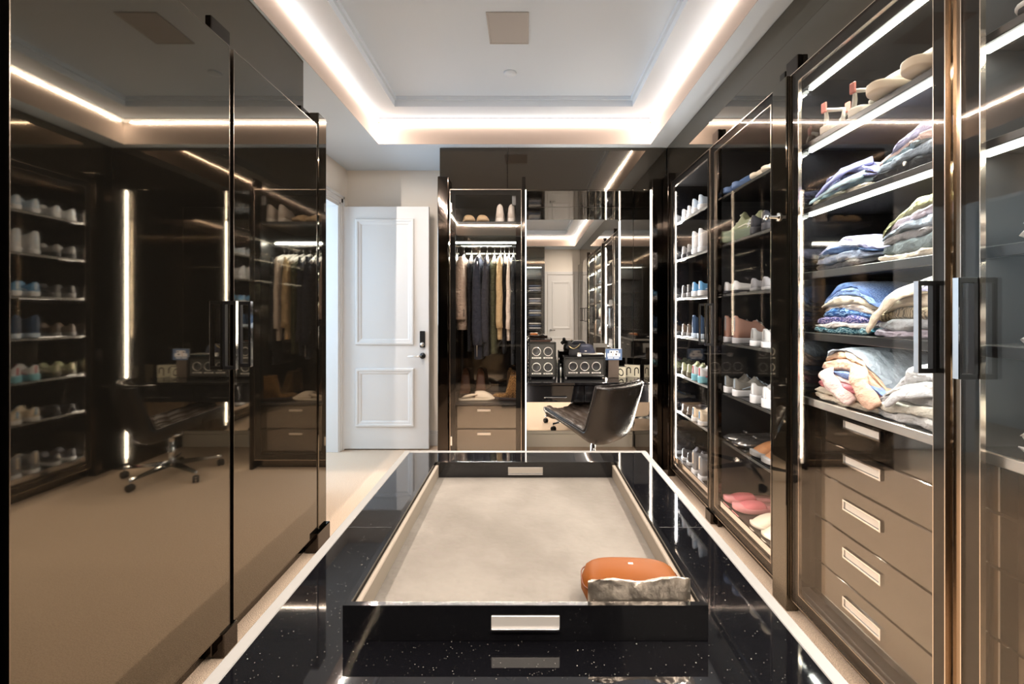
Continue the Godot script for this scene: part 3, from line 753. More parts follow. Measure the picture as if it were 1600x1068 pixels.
func build_chair():
	var c = thing("swivel_chair", "dark brown leather bucket swivel chair with chrome star base at the vanity desk", "chair", Vector3(0.555, 0, -3.86), "", atan2(-0.72, -0.69))
	var ns = 20; var nv = 44
	# outer shell
	var rings = []
	for i in nv + 1:
		var ring = []; var v = i / float(nv)
		var endk = minf(v, 1.0 - v) * nv
		var th = 0.05 * clampf(0.35 + endk * 0.35, 0.3, 1.0) * (1.0 + 1.0 * exp(-pow((v - 0.5) / 0.16, 2)))
		for j in ns + 1: ring.append(chair_point(-1.0 + 2.0 * j / ns, v, 0.0))
		for j in ns + 1:
			var s = 1.0 - 2.0 * j / ns
			ring.append(chair_point(s, v, -th * (1.0 - 0.75 * pow(absf(s), 5))))
		rings.append(ring)
	var st = tool(); loft(st, rings); put("shell", st, M.leather, c)
	# quilted cushion: one pad of puffed squares inside the shell
	rings = []
	var nq = 72; var nw = 40
	for i in nq + 1:
		var ring = []; var v = 0.015 + 0.965 * i / float(nq)
		for j in nw + 1:
			var s = -0.955 + 1.91 * j / nw
			var puff = pow(absf(sin(v * PI * 11.0)), 0.45) * pow(absf(sin((s + 1.0) * 0.5 * PI * 6.0)), 0.45)
			var rim_ = clampf(minf(minf(i, nq - i) / 2.0, minf(j, nw - j) / 2.0), 0.0, 1.0)
			ring.append(chair_point(s, v, 0.004 + (0.018 + 0.022 * puff) * (0.25 + 0.75 * rim_)))
		for j in nw + 1: ring.append(chair_point(0.955 - 1.91 * j / nw, v, 0.001))
		rings.append(ring)
	st = tool(); loft(st, rings); put("quilted_cushion", st, M.quilt, c)
	# piping round the edge
	var pts = []
	for i in 49: pts.append(chair_point(-1.0, i / 48.0, 0.004))
	for j in 20: pts.append(chair_point(-1.0 + 2.0 * (j + 1) / 20.0, 1.0, 0.004))
	for i in 48: pts.append(chair_point(1.0, 1.0 - (i + 1) / 48.0, 0.004))
	for j in 20: pts.append(chair_point(1.0 - 2.0 * (j + 1) / 20.0, 0.0, 0.004))
	st = tool(); tube(st, pts, 0.0075, 8); put("piping", st, M.leather, c)
	# pole, star base, casters
	st = tool(); lathe(st, [[0.0, 0.11], [0.024, 0.11], [0.024, 0.26], [0.02, 0.262], [0.02, 0.33], [0.07, 0.335], [0.08, 0.345], [0.08, 0.36], [0.0, 0.36]], Vector3(0, 0, -0.02)); put("pole", st, M.chrome, c)
	st = tool(); lathe(st, [[0.0, 0.085], [0.04, 0.085], [0.042, 0.12], [0.028, 0.135], [0.0, 0.135]], Vector3(0, 0, -0.02)); var hub = put("hub", st, M.chrome, c)
	for k in 5:
		var a = TAU * k / 5.0 + 0.35
		var dir = Vector3(cos(a), 0, sin(a)); var side = Vector3(-sin(a), 0, cos(a)); var o = Vector3(0, 0, -0.02)
		var rs = []
		for q in [[0.03, 0.024, 0.088, 0.125], [0.18, 0.018, 0.085, 0.112], [0.345, 0.012, 0.08, 0.094]]:
			rs.append([o + dir * q[0] - side * q[1] + Vector3(0, q[2], 0), o + dir * q[0] + side * q[1] + Vector3(0, q[2], 0), o + dir * q[0] + side * q[1] * 0.7 + Vector3(0, q[3], 0), o + dir * q[0] - side * q[1] * 0.7 + Vector3(0, q[3], 0)])
		st = tool(); loft(st, rs, true, -1); put("leg", st, M.chrome, c)
		var cc = o + dir * 0.352; var ax = side.rotated(Vector3.UP, 0.5 + k)
		st = tool()
		for s in [-1.0, 1.0]: lathe(st, [[0.0, -0.009], [0.024, -0.009], [0.0295, -0.004], [0.0295, 0.004], [0.024, 0.009], [0.0, 0.009]], cc + Vector3(0, 0.0298, 0) + ax * 0.014 * s, ax, 18)
		tube(st, [cc + Vector3(0, 0.03, 0) - ax * 0.02, cc + Vector3(0, 0.03, 0) + ax * 0.02], 0.006, 8)
		var cs = put("caster", st, mat("black_caster", lin(0.012, 0.012, 0.013), 0.25), c)
		st = tool(); tube(st, [cc + Vector3(0, 0.045, 0), cc + Vector3(0, 0.098, 0)], 0.009, 8); put("stem", st, M.chrome, cs)

# ------------------------------------------------------------------ island, tray, what lies in the tray
func build_island():
	var i = thing("island", "black stone-topped island dresser with pale metal edge in the foreground", "island")
	bx("body", -0.373, 0.373, 0.06, 0.898, -0.41, 1.478, M.blackgloss, i, 0.003)
	bx("plinth", -0.34, 0.34, 0.0, 0.06, -0.38, 1.44, M.black, i)
	bx("stone_top", -0.379, 0.379, 0.90, 0.92, -0.418, 1.488, M.stone, i)
	boxes("edge_strip", [[Vector3(-0.4, 0.892, 0.439), Vector3(-0.3795, 0.9205, -1.509)], [Vector3(0.3795, 0.892, 0.439), Vector3(0.4, 0.9205, -1.509)], [Vector3(-0.3795, 0.892, -1.4885), Vector3(0.3795, 0.9205, -1.509)], [Vector3(-0.3795, 0.892, 0.4185), Vector3(0.3795, 0.9205, 0.439)]], M.rim_metal, i, 0.0015)
	for k in 4:
		for s in [-1.0, 1.0]:
			var d0 = -0.38 + k * 0.462
			var st = tool(); box(st, Vector3(s * 0.3735, 0.08, -d0 - 0.01), Vector3(s * 0.388, 0.875, -d0 - 0.452), 0.002)
			var dr = put("drawer_front", st, M.blackgloss, i)
			boxes("pull", [[Vector3(s * 0.3885, 0.80, -d0 - 0.17), Vector3(s * 0.395, 0.822, -d0 - 0.3)]], M.steel, dr, 0.002)
	for d in [0.46, 0.97]: bx("top_joint", -0.379, 0.379, 0.9201, 0.9203, d, d + 0.001, M.black, i)
	# tray and what lies in it were measured in a frame of 1 : 0.82
	var K = 0.82
	var t = thing("tray", "large black lacquer tray lined with beige suede on the island", "tray", Vector3(0, 0.9206, -0.943))
	t.scale = Vector3(K, K, K)
	var hw = 0.311; var hl = 0.376; var th = 0.0105; var hgt = 0.06
	boxes("wall", [[Vector3(-hw, 0, hl - th), Vector3(hw, hgt, hl)]], M.blackgloss, t)
	boxes("wall", [[Vector3(-hw, 0, -hl), Vector3(hw, hgt, -hl + th)]], M.blackgloss, t)
	boxes("wall", [[Vector3(-hw, 0, -hl + th), Vector3(-hw + th, hgt, hl - th)]], M.blackgloss, t)
	boxes("wall", [[Vector3(hw - th, 0, -hl + th), Vector3(hw, hgt, hl - th)]], M.blackgloss, t)
	boxes("lining", [[Vector3(-hw + th, 0.002, -hl + th), Vector3(hw - th, 0.009, hl - th)]], M.suede, t, 0.001)
	var sl = mat("lining_side", lin(0.26, 0.22, 0.175), 0.55, 0.0, 0.4)
	for s in [-1.0, 1.0]:
		var st = tool(); box(st, Vector3(s * (hw - th - 0.0005), 0.009, -hl + th), Vector3(s * (hw - th - 0.012), 0.051, hl - th), 0.002); put("side_lining", st, sl, t)
	for q in [[hl, 1.0], [-hl, -1.0], [-hl + th, 1.0]]:
		var st2 = tool()
		box(st2, Vector3(-0.058, 0.0185, q[0]), Vector3(0.058, 0.0435, q[0] + q[1] * 0.0025), 0.001)
		var hd = put("handle_plate", st2, M.white_metal if q[0] > 0 else M.steel, t)
		var st3 = tool(); box(st3, Vector3(-0.058, 0.0185, q[0]), Vector3(0.058, 0.0235, q[0] + q[1] * 0.006), 0.001); put("grip_lip", st3, M.chrome, hd)
	# tan leather case and metallic pouch
	var cse = thing("leather_case", "tan leather clamshell glasses case in the near right corner of the tray", "case", Vector3(0.198 * K, 0.9282, -0.862 * K), "", -0.06)
	cse.scale = Vector3(K, K, K)
	var rings = []
	for k in 17:
		var f = -1.0 + 2.0 * k / 16.0
		var e = pow(maxf(0.0, 1.0 - pow(absf(f), 5.0)), 0.5)
		var ring = []
		for a in 28:
			var ang = TAU * a / 28
			var cy = sin(ang); var cz = cos(ang)
			var yy = 0.034 + signf(cy) * pow(absf(cy), 0.75) * 0.034 * (0.25 + 0.75 * e) + 0.006 * (1 - f * f) * maxf(cy, 0)
			ring.append(Vector3(f * 0.092, yy, signf(cz) * pow(absf(cz), 0.8) * 0.05 * (0.18 + 0.82 * e)))
		rings.append(ring)
	var s4 = tool(); loft(s4, rings); var tan_ = mat("tan_leather", lin(0.2, 0.058, 0.008), 0.5, 0.0, 0.3); var shell = put("case_shell", s4, tan_, cse)
	var s5 = tool(); var seam = []
	for k in 33:
		var a = TAU * k / 32.0
		seam.append(Vector3(signf(cos(a)) * pow(absf(cos(a)), 0.55) * 0.0915, 0.045, signf(sin(a)) * pow(absf(sin(a)), 0.55) * 0.0495))
	tube(s5, seam, 0.0013, 6); put("seam", s5, mat("dark_tan", lin(0.12, 0.03, 0.008), 0.5), cse)
	boxes("snap", [[Vector3(-0.004, 0.072, -0.003), Vector3(0.006, 0.0745, 0.003)]], M.steel, cse, 0.001)
	var p = thing("metallic_pouch", "crinkled bronze metallic pouch in front of the tan leather case", "pouch", Vector3(0.20 * K, 0.9282, -0.797 * K))
	p.scale = Vector3(K, K, K)
	rings = []
	var nz := FastNoiseLite.new(); nz.seed = 4; nz.frequency = 3.0
	for k in 33:
		var f = -1.0 + 2.0 * k / 32.0
		var ring = []
		var tall = 0.079 - 0.003 * cos(f * 5.0) + 0.002 * f
		var e = pow(maxf(0.0, 1.0 - pow(absf(f), 8.0)), 0.6)
		for a in 24:
			var cy = sin(TAU * a / 24); var cz = cos(TAU * a / 24)
			var h = 0.5 + 0.5 * signf(cy) * pow(absf(cy), 0.8)
			var w = 0.014 * pow(maxf(0.02, 1.0 - h), 0.4) * (0.15 + 0.85 * e)
			ring.append(Vector3(f * 0.09, tall * h + 0.0006, signf(cz) * pow(absf(cz), 0.7) * w - 0.004 * h + nz.get_noise_3d(f, h, cz) * 0.006 * h))
		rings.append(ring)
	var mp = mat("bronze_foil", lin(0.56, 0.49, 0.41), 0.28, 0.9)
	mp.normal_enabled = true; mp.normal_texture = noise_tex(0.02, 256, true, 5.0); mp.normal_scale = 0.45; mp.uv1_triplanar = true; mp.uv1_scale = Vector3(9, 9, 9)
	var s6 = tool(); loft(s6, rings); var pb = put("pouch_body", s6, mp, p)
	for s in [-1.0, 1.0]: boxes("side_seam", [[Vector3(s * 0.083, 0.004, 0.0085), Vector3(s * 0.0815, 0.052, 0.0115)]], mp, pb, 0.0005)

# ------------------------------------------------------------------ shoes: +z is the toe, base at y = 0
func shoe_parts(style, up, sole_m, lace_m, o):
	var L = 0.285; var hb = 0.0
	var tall = {"sneaker": 0.088, "runner": 0.092, "chunky": 0.098, "high": 0.145, "boot": 0.21, "loafer": 0.062, "flat": 0.046, "slipper": 0.07, "clog": 0.08, "sandal": 0.05}[style]
	var sole_h = {"sneaker": 0.027, "runner": 0.034, "chunky": 0.042, "high": 0.03, "boot": 0.024, "loafer": 0.014, "flat": 0.008, "slipper": 0.016, "clog": 0.026, "sandal": 0.026}[style]
	var width = func(t): # half width along the shoe, t from heel 0 to toe 1
		var w = 0.030 + 0.016 * smoothstep(0.25, 0.72, t)
		return w * pow(maxf(0.0, 1.0 - pow(absf(t * 2.0 - 1.0), 9.0 if t < 0.5 else 4.5)), 0.42) + 0.0035
	var cx = func(t): return 0.006 * sin(t * PI)
	# sole
	var rings = []
	for q in [[0.0, 0.93], [0.004, 1.0], [sole_h * 0.75, 1.03], [sole_h, 1.0]]:
		var ring = []
		for k in 40:
			var a = TAU * k / 40.0
			var t = 0.5 - 0.5 * cos(a)
			ring.append(Vector3(cx.call(t) + signf(sin(a)) * width.call(t) * q[1] * 1.05, q[0] + 0.012 * pow(maxf(0.0, (t - 0.72) / 0.28), 2), (t - 0.5) * L * 1.02))
		rings.append(ring)
	var st = tool(); loft(st, rings); put("sole", st, sole_m, o)
	# upper
	rings = []
	var n = 22; var nr = 22
	var backless = style == "slipper" or style == "clog" or style == "sandal"
	var t0 = 0.44 if backless else 0.02
	for i in n + 1:
		var t = t0 + (0.985 - t0) * i / float(n)
		var h
		if backless: h = tall * (1.0 - 0.42 * smoothstep(0.62, 1.0, t)) * (0.92 + 0.08 * smoothstep(0.44, 0.5, t))
		else: h = lerpf(tall * (0.96 + 0.08 * cos(t * 9.0)), 0.047 if style != "flat" else 0.036, smoothstep(0.36, 0.74, t))
		if style in ["sneaker", "runner", "chunky"]: h += 0.024 * exp(-pow((t - 0.41) / 0.055, 2))
		if style == "boot": h = lerpf(tall, 0.05, smoothstep(0.38, 0.58, t))
		h *= pow(maxf(0.0, 1.0 - pow(maxf(0.0, (t - 0.7) / 0.3), 3.0)), 0.55) * 0.9 + 0.1
		var dip = 0.0
		if not backless:
			var end = {"loafer": 0.5, "flat": 0.72}.get(style, 0.4)
			dip = (h - sole_h - 0.008) * smoothstep(0.07, 0.16, t) * (1.0 - smoothstep(end - 0.08, end, t))
		var ring = []
		var w = width.call(t) * 1.0
		var upright = style == "boot" or style == "high"
		var lean = 0.94 if upright else 1.0 - (0.16 if h > 0.06 else 0.1)
		for j in nr:
			var f = j / float(nr - 1) # 0 left base .. 1 right base
			var a = PI * (1.0 - f)
			var c = cos(a); var s = sin(a)
			var xx = signf(c) * pow(absf(c), 0.58 if upright else 0.72)
			var yy = pow(maxf(s, 0.0), 0.4 if upright else 0.62)
			var y = sole_h * 0.8 + (h - sole_h * 0.8) * yy
			if dip > 0.0 and absf(xx) < 0.76: y -= dip * (1.0 - pow(absf(xx) / 0.76, 4))
			ring.append(Vector3(cx.call(t) + xx * w * lerpf(1.0, lean, yy), y, (t - 0.5) * L))
		rings.append(ring)
	st = tool(); loft(st, rings); var u = put("upper", st, up, o)
	if style in ["sneaker", "runner", "chunky", "high", "boot"]:
		# laces across the instep, heel tab, toe cap line
		if style != "boot":
			st = tool()
			for k in 5:
				var t = 0.45 + 0.055 * k
				var h = lerpf(tall * (0.96 + 0.08 * cos(t * 9.0)), 0.047, smoothstep(0.36, 0.74, t)) + 0.004 + (0.024 * exp(-pow((t - 0.41) / 0.055, 2)) if style != "high" else 0.0)
				var z = (t - 0.5) * L; var sw = 1.0 if k % 2 == 0 else -1.0
				tube(st, [Vector3(-0.02, h - 0.006, z - 0.004 * sw), Vector3(0.004, h + 0.003, z), Vector3(0.028, h - 0.006, z + 0.004 * sw)], 0.0034, 6)
			put("laces", st, lace_m, o)
		st = tool(); box(st, Vector3(-0.007, tall * 0.45, -0.5 * L * 0.985), Vector3(0.007, tall * 0.98, -0.5 * L * 0.95), 0.002); put("heel_tab", st, lace_m, o)
	if style == "chunky" or style == "runner":
		st = tool()
		for s in [-1.0, 1.0]:
			tube(st, [Vector3(s * 0.034, 0.04, -0.11), Vector3(s * 0.0385, 0.058, -0.06), Vector3(s * 0.042, 0.05, -0.01), Vector3(s * 0.046, 0.041, 0.05)], 0.003, 6)
		put("side_stripe", st, lace_m, o)
	if style == "boot":
		st = tool(); box(st, Vector3(-0.03, 0, -0.142), Vector3(0.03, 0.05, -0.09), 0.006); put("heel", st, sole_m, o)
	if style == "flat" or style == "loafer":
		st = tool(); box(st, Vector3(-0.016, 0.043, 0.022), Vector3(0.026, 0.053, 0.034), 0.003); put("strap", st, lace_m, o)

func shoe(called, style, cols, label, at, turn, group, k = 1.0):
	var key = [style, cols]
	var o
	if mats.has(key):
		o = mats[key].duplicate(); o.name = numbered(called); add_child(o)
	else:
		o = thing(called, label, "shoe", at, group)
		var m = func(c): return mat("shoe" + c.to_html(), c, 0.55, 0.0, 0.4) if c.a > 0.99 else mat("shoemetal" + c.to_html(), Color(c, 1.0), 0.22, 0.9)
		shoe_parts(style, m.call(cols[0]), m.call(cols[1]), m.call(cols[2]), o)
		mats[key] = o
	o.position = at; o.rotation = Vector3(0, turn, 0); o.scale = Vector3(k, k, k)
	return tag(o, label, "shoe", group)

func pair(called, style, cols, desc, where, x, y, d, turn, group, gap = 0.115, k = 1.0):
	# two shoes side by side along the depth of the room; the far one stands left in the photo
	for s in [1, -1]:
		shoe(called, style, cols, "%s, %s of its pair, %s" % [desc, "left" if s > 0 else "right", where], Vector3(x, y + 0.0005, -(d + s * gap / 2.0)), turn, group, k)

# ------------------------------------------------------------------ folded clothes
func garment(called, label, group, m, x0, x1, d0, d1, lo: Callable, hi: Callable, sd, uv = Vector2(1, 1), folds = 1):
	# a folded garment between the heights lo(s) and hi(s), s 0..1 from the far end to the near end; front edge rolled, faint creases
	var nz := FastNoiseLite.new(); nz.seed = sd; nz.frequency = 1.0
	var rings = []
	var n = 26
	for i in n + 1:
		var s = i / float(n)
		var a = lo.call(s); var b = hi.call(s)
		var e = pow(maxf(0.0, 1.0 - pow(absf(s * 2.0 - 1.0), 9.0)), 0.5) * 0.94 + 0.06
		var mid = (a + b) / 2.0; var hh = maxf(0.002, (b - a) / 2.0 * 0.965) * e
		var front = x0 + 0.028 * nz.get_noise_2d(s * 2.6, 3.0) + (1.0 - e) * 0.02
		var rr = minf(hh, 0.03)
		var z = -lerpf(d1, d0, s)
		var ring = []
		for k in 9: # round the front from bottom to top
			var an = -PI / 2 + PI * k / 8.0
			var cr = 0.0
			if folds > 0: cr = 0.35 * exp(-pow(sin(an) * 4.0 - 0.4 * nz.get_noise_2d(s * 2.0, 9.0) , 2)) * rr
			if folds > 1: cr += 0.3 * exp(-pow((sin(an) - 0.55) * 5.0, 2)) * rr
			ring.append(Vector3(front + rr * (1.0 - cos(an)) + cr, mid + hh * sin(an) + 0.008 * e * nz.get_noise_2d(s * 6.0, k * 0.5), z + 0.016 * nz.get_noise_2d(s * 3.0, 20.0 + k * 0.2)))
		for k in 6: # back along the top
			var f = (k + 1) / 6.0
			ring.append(Vector3(lerpf(front + rr, x1, f), b - (b - mid) * 0.03 + 0.012 * nz.get_noise_2d(s * 5.0, f * 4.0 + 40.0) * e - (1.0 - e) * hh + 0.03 * f - 0.03 * f * f, z))
		ring.append(Vector3(x1, a + 0.001, z))
		ring.append(Vector3(lerpf(front + rr, x1, 0.5), a + 0.001, z))
		rings.append(ring)
	var st = tool(); loft(st, rings, true, 1, true, uv)
	var g = thing(called, label, "clothing", Vector3((x0 + x1) / 2.0, lo.call(0.5), -(d0 + d1) / 2.0), group)
	var o = put("cloth", st, m, g); o.position = -g.position
	return g

func pile_height(s, y, h, tot, dome, slide):
	var u = s * 2.0 - 1.0
	h += clampf(h / 0.03, 0.0, 1.0) * 0.011 * sin(s * 7.0 + h * 90.0) * sin(s * 3.1 + h * 31.0)
	return y + 0.0008 + h * (1.0 - dome * (h / tot) * pow(u + slide * 0.3, 2.0) - slide * 0.28 * (h / tot) * (u + 0.2))

func stack(group, x0, depth, d0, d1, y, items, dome, slide, sd): # items bottom to top: [name, label, material, thickness, uv]
	# each garment rests on the one below; the pile grows more domed and may slide down towards the near end
	var r := RandomNumberGenerator.new(); r.seed = sd
	var acc = 0.0; var tot = 0.0
	for it in items: tot += it[3]
	for k in items.size():
		var it = items[k]
		var h0 = acc; acc += it[3]; var h1 = acc
		var j0 = r.randf_range(-0.012, 0.012); var j1 = r.randf_range(-0.012, 0.012)
		garment(it[0], it[1], group, it[2], x0 + r.randf_range(0.0, 0.016) + 0.006 * k, x0 + depth + r.randf_range(-0.05, 0.0), d0 + 0.012 + absf(j0) * 1.5, d1 - 0.012 - absf(j1) * 0.6 - 0.002 * k, pile_height.bind(y, h0, tot, dome, slide), pile_height.bind(y, h1, tot, dome, slide), sd * 17 + k, it[4] if it.size() > 4 else Vector2(1, 1), 1 + k % 2)

# ------------------------------------------------------------------ hanging clothes
func hanging(called, label, m, x, w, y_hem, depth, d, sd, sleeve = true, sm = null, hem2 = 0.0):
	var nz := FastNoiseLite.new(); nz.seed = sd; nz.frequency = 1.0
	var g = thing(called, label, "clothing", Vector3(x, 1.905, -d), "clothes on the hanging rail")
	var rings = []; var n = 20
	for i in n + 1:
		var f = i / float(n)
		var y = lerpf(0.0, y_hem - 1.905, f)
		var sh = smoothstep(0.0, 0.07, f)
		var hw = (0.01 + (w / 2.0 - 0.01) * sh) * (1.0 + 0.22 * nz.get_noise_1d(f * 3.0))
		var hd = depth / 2.0 * (0.25 + 0.75 * smoothstep(0.0, 0.10, f))
		var ring = []
		for k in 24:
			var a = TAU * k / 24
			var c = cos(a); var s = sin(a)
			ring.append(Vector3(signf(c) * pow(absf(c), 0.7) * hw * (1.0 + 0.25 * nz.get_noise_2d(a * 2.0, f * 1.2)), y, signf(s) * pow(absf(s), 0.6) * hd))
		rings.append(ring)
	var st = tool(); loft(st, rings); put("body", st, m, g)
	if sleeve:
		st = tool(); var pts = []; var rad = []
		for i in 12:
			var f = i / 11.0
			pts.append(Vector3(-w * 0.12 * sin(f * 3.0) + 0.012 * nz.get_noise_1d(f * 2.0 + 8.0), lerpf(-0.02, (y_hem - 1.905) * (0.86 if hem2 == 0.0 else hem2), f), depth / 2.0 + 0.012 + 0.012 * f))
			rad.append(lerpf(w * 0.30, w * 0.5, smoothstep(0.0, 0.5, f)) * (0.5 if i == 0 else 1.0))
		tube(st, pts, rad, 12); var sl = put("sleeve", st, sm if sm else m, g)
		if called == "blazer":
			for k in 4: boxes("cuff_button", [[pts[11] + Vector3(rad[11] * 0.55, 0.03 + k * 0.017, rad[11] * 0.8), pts[11] + Vector3(rad[11] * 0.55 + 0.008, 0.041 + k * 0.017, rad[11] * 0.95)]], M.blackmetal, sl, 0.002)
	return g

func hanger(label, x, d, tilt):
	var h = thing("hanger", label, "hanger", Vector3(x, 1.905, -d), "white hangers on the rail", tilt)
	var st = tool(); var pts = []
	for k in 11:
		var a = PI * 1.15 - PI * 1.2 * k / 10.0
		pts.append(Vector3(0.0, 0.103 + sin(a) * 0.0165, cos(a) * 0.0165))
	pts.append(Vector3(0, 0.07, 0.004)); pts.append(Vector3(0, 0.02, 0))
	tube(st, pts, 0.0032, 6); put("hook", st, M.chrome, h)
	st = tool(); var rings = []
	for k in 15:
		var f = -1.0 + 2.0 * k / 14.0
		var ring = []
		var y = 0.02 - 0.085 * absf(f) * (0.6 + 0.4 * absf(f)); var hh = lerpf(0.014, 0.02, absf(f))
		for a in 10: ring.append(Vector3(cos(TAU * a / 10) * lerpf(0.007, 0.017, absf(f)), y + sin(TAU * a / 10) * hh, f * 0.19))
		rings.append(ring)
	loft(st, rings); put("shoulder_bar", st, mat("white_hanger", lin(0.72, 0.70, 0.67), 0.45), h)

func sleeve(prefix, pts, r): # a loose sleeve lying over the front of the pile, part of the garment whose label starts so
	for o in get_children():
		if not o.has_meta("label") or not String(o.get_meta("label")).begins_with(prefix): continue
		var c := Curve3D.new()
		for p in pts: c.add_point(p)
		for k in range(1, pts.size() - 1):
			var t = (pts[k + 1] - pts[k - 1]) * 0.18
			c.set_point_in(k, -t); c.set_point_out(k, t)
		var rings = []; var n = 22; var L = c.get_baked_length()
		for i in n + 1:
			var f = i / float(n)
			var p = c.sample_baked(L * f, true)
			var t = (c.sample_baked(minf(L * f + 0.01, L), true) - c.sample_baked(maxf(L * f - 0.01, 0), true)).normalized()
			var side = t.cross(Vector3(-0.7, 0.7, 0)).normalized(); var nrm = side.cross(t).normalized()
			var rr = r * lerpf(1.15, 0.8, f) * (1.0 + 0.12 * sin(f * 17.0))
			var ring = []
			for k in 16:
				var a = TAU * k / 16
				ring.append(p + side * cos(a) * rr + nrm * sin(a) * rr * (0.3 + 0.06 * sin(f * 23.0 + a * 2.0)))
			rings.append(ring)
		var st = tool(); loft(st, rings)
		var s = put("sleeve", st, o.get_child(0).material_override, o); s.position = -o.position

func C(r, g, b): return lin(r, g, b)

func build_contents():
	var T := PI / 2.0 # toe out towards the room is -PI/2, heel out is +PI/2
	var white = C(0.72, 0.74, 0.77); var pale = C(0.56, 0.68, 0.82); var grey = C(0.22, 0.22, 0.22); var dark = C(0.03, 0.03, 0.035)
	var cream = C(0.74, 0.64, 0.5); var navy = C(0.025, 0.06, 0.13); var sky = C(0.12, 0.34, 0.62); var olive = C(0.27, 0.29, 0.17)
	var g = "shoes in the glass-fronted shoe cabinet"
	var far = "farther bay"; var near = "nearer bay"
	var lv = ["top shelf", "second shelf", "third shelf", "fourth shelf", "fifth shelf", "sixth shelf", "bottom shelf"]
	# farther bay: pairs at d 3.36 (near) and 3.66 (far)
	var A = [
		["sneaker", "sneaker", [white, white, pale], "white leather sneaker", "sneaker", "sneaker", [pale, white, white], "pale blue sneaker"],
		["sneaker", "runner", [grey, dark, grey], "dim grey running sneaker", "sneaker", "high", [white, white, pale], "white high sneaker"],
		["sneaker", "runner", [dark, grey, grey], "black running sneaker", "sneaker", "runner", [sky, white, white], "sky blue and white runner"],
		["sneaker", "sneaker", [C(0.1, 0.07, 0.05), grey, dark], "dark brown sneaker", "boot", "high", [navy, pale, navy], "navy suede ankle sneaker"],
		["sneaker", "runner", [olive, C(0.1, 0.09, 0.06), cream], "olive running sneaker", "sneaker", "chunky", [white, C(0.2, 0.5, 0.6), C(0.5, 0.08, 0.1)], "white teal-soled sneaker"],
		["loafer", "loafer", [dark, dark, dark], "plain black loafer", "sneaker", "sneaker", [cream, white, sky], "cream sneaker with blue laces"],
		["sneaker", "sneaker", [C(0.06, 0.06, 0.07), white, dark], "charcoal low sneaker", "sneaker", "high", [C(0.24, 0.25, 0.27), white, cream], "grey high-top with cream laces"]]
	for k in 7:
		var q = A[k]
		pair(q[0], q[1], q[2], q[3], "%s, %s" % [lv[k], far], 1.435, SHOE_Y[k], 3.67, T, g, 0.12, 1.05)
		pair(q[4], q[5], q[6], q[7], "%s, %s" % [lv[k], far], 1.415, SHOE_Y[k], 3.36, T, g, 0.125, 1.12)
	var B = [
		["clog", "clog", [C(0.12, 0.2, 0.38), C(0.1, 0.16, 0.3), navy], "blue rubber clog", "slipper", "slipper", [cream, cream, cream], "beige plush slipper"],
		["sneaker", "chunky", [olive, C(0.14, 0.17, 0.11), C(0.6, 0.58, 0.46)], "olive green chunky sneaker", "sneaker", "runner", [C(0.02, 0.022, 0.03), dark, dark], "dark mesh runner"],
		["loafer", "loafer", [C(0.6, 0.6, 0.6), dark, navy], "white and navy loafer", "loafer", "loafer", [C(0.2, 0.2, 0.21), grey, grey], "grey loafer"],
		["sneaker", "high", [C(0.3, 0.17, 0.13), C(0.4, 0.4, 0.42), grey], "pink-brown high sneaker", "sneaker", "sneaker", [C(0.35, 0.36, 0.36), white, grey], "light grey sneaker"],
		["sneaker", "runner", [C(0.19, 0.185, 0.165), white, C(0.3, 0.36, 0.42)], "grey mesh runner with thick sole", "sneaker", "chunky", [C(0.45, 0.45, 0.45), white, white], "pale grey chunky sneaker"],
		["ballet_flat", "flat", [Color(C(0.5, 0.48, 0.46), 0.5), dark, Color(C(0.6, 0.6, 0.6), 0.5)], "silver metallic ballet flat", "clog", "clog", [C(0.3, 0.13, 0.05), C(0.2, 0.2, 0.2), dark], "brown leather clog"],
		["sandal", "sandal", [C(0.75, 0.2, 0.22), C(0.75, 0.3, 0.3), dark], "pink rubber sandal", "slipper", "slipper", [cream, C(0.78, 0.68, 0.54), cream], "beige wool house slipper"]]
	for k in 7:
		var q = B[k]
		var big = 1.12
		if k == 1: # the big olive pair stands aslant, heels towards the camera
			for j in 2:
				shoe(q[0], q[1], q[2], "%s, %s of its pair, second shelf, nearer bay" % [q[3], ["left", "right"][j]], Vector3(1.35 + j * 0.125, SHOE_Y[1] + 0.0005, -(2.83 + j * 0.02)), atan2(-0.36, -0.93), g, 1.05)
		else: pair(q[0], q[1], q[2], q[3], "%s, %s" % [lv[k], near], 1.43, SHOE_Y[k], 2.84, -T if k in [0, 1, 5, 6] else T, g, 0.125, big)
		pair(q[4], q[5], q[6], q[7], "%s, %s" % [lv[k], near], 1.43, SHOE_Y[k], 2.50, -T if k in [0, 5, 6] else T, g, 0.125, 1.1)
	# hanging cabinet: shoes on its shelves
	var hg = "shoes in the hanging cabinet"
	for s in [-1, 1]:
		shoe("slipper", "slipper", [C(0.6, 0.42, 0.24), C(0.5, 0.36, 0.22), dark], "tan slipper, %s one on the high shelf of the hanging cabinet" % ("left" if s < 0 else "right"), Vector3(-0.475 + s * 0.062, 2.1905, -4.19), 0.3, hg, 1.1)
		shoe("sneaker", "high", [C(0.7, 0.62, 0.56), C(0.72, 0.66, 0.6), C(0.74, 0.68, 0.62)], "pinkish white high-top, %s one on the high shelf of the hanging cabinet" % ("left" if s < 0 else "right"), Vector3(-0.175 + s * 0.053, 2.1905, -4.22), PI, hg, 1.05)
		shoe("boot", "boot", [C(0.08, 0.028, 0.012), C(0.03, 0.014, 0.008), C(0.08, 0.028, 0.012)], "brown leather ankle boot, %s one under the blazer" % ("left" if s < 0 else "right"), Vector3(-0.52 + s * 0.075, 0.5725, -4.46), 0.1, hg, 1.15)
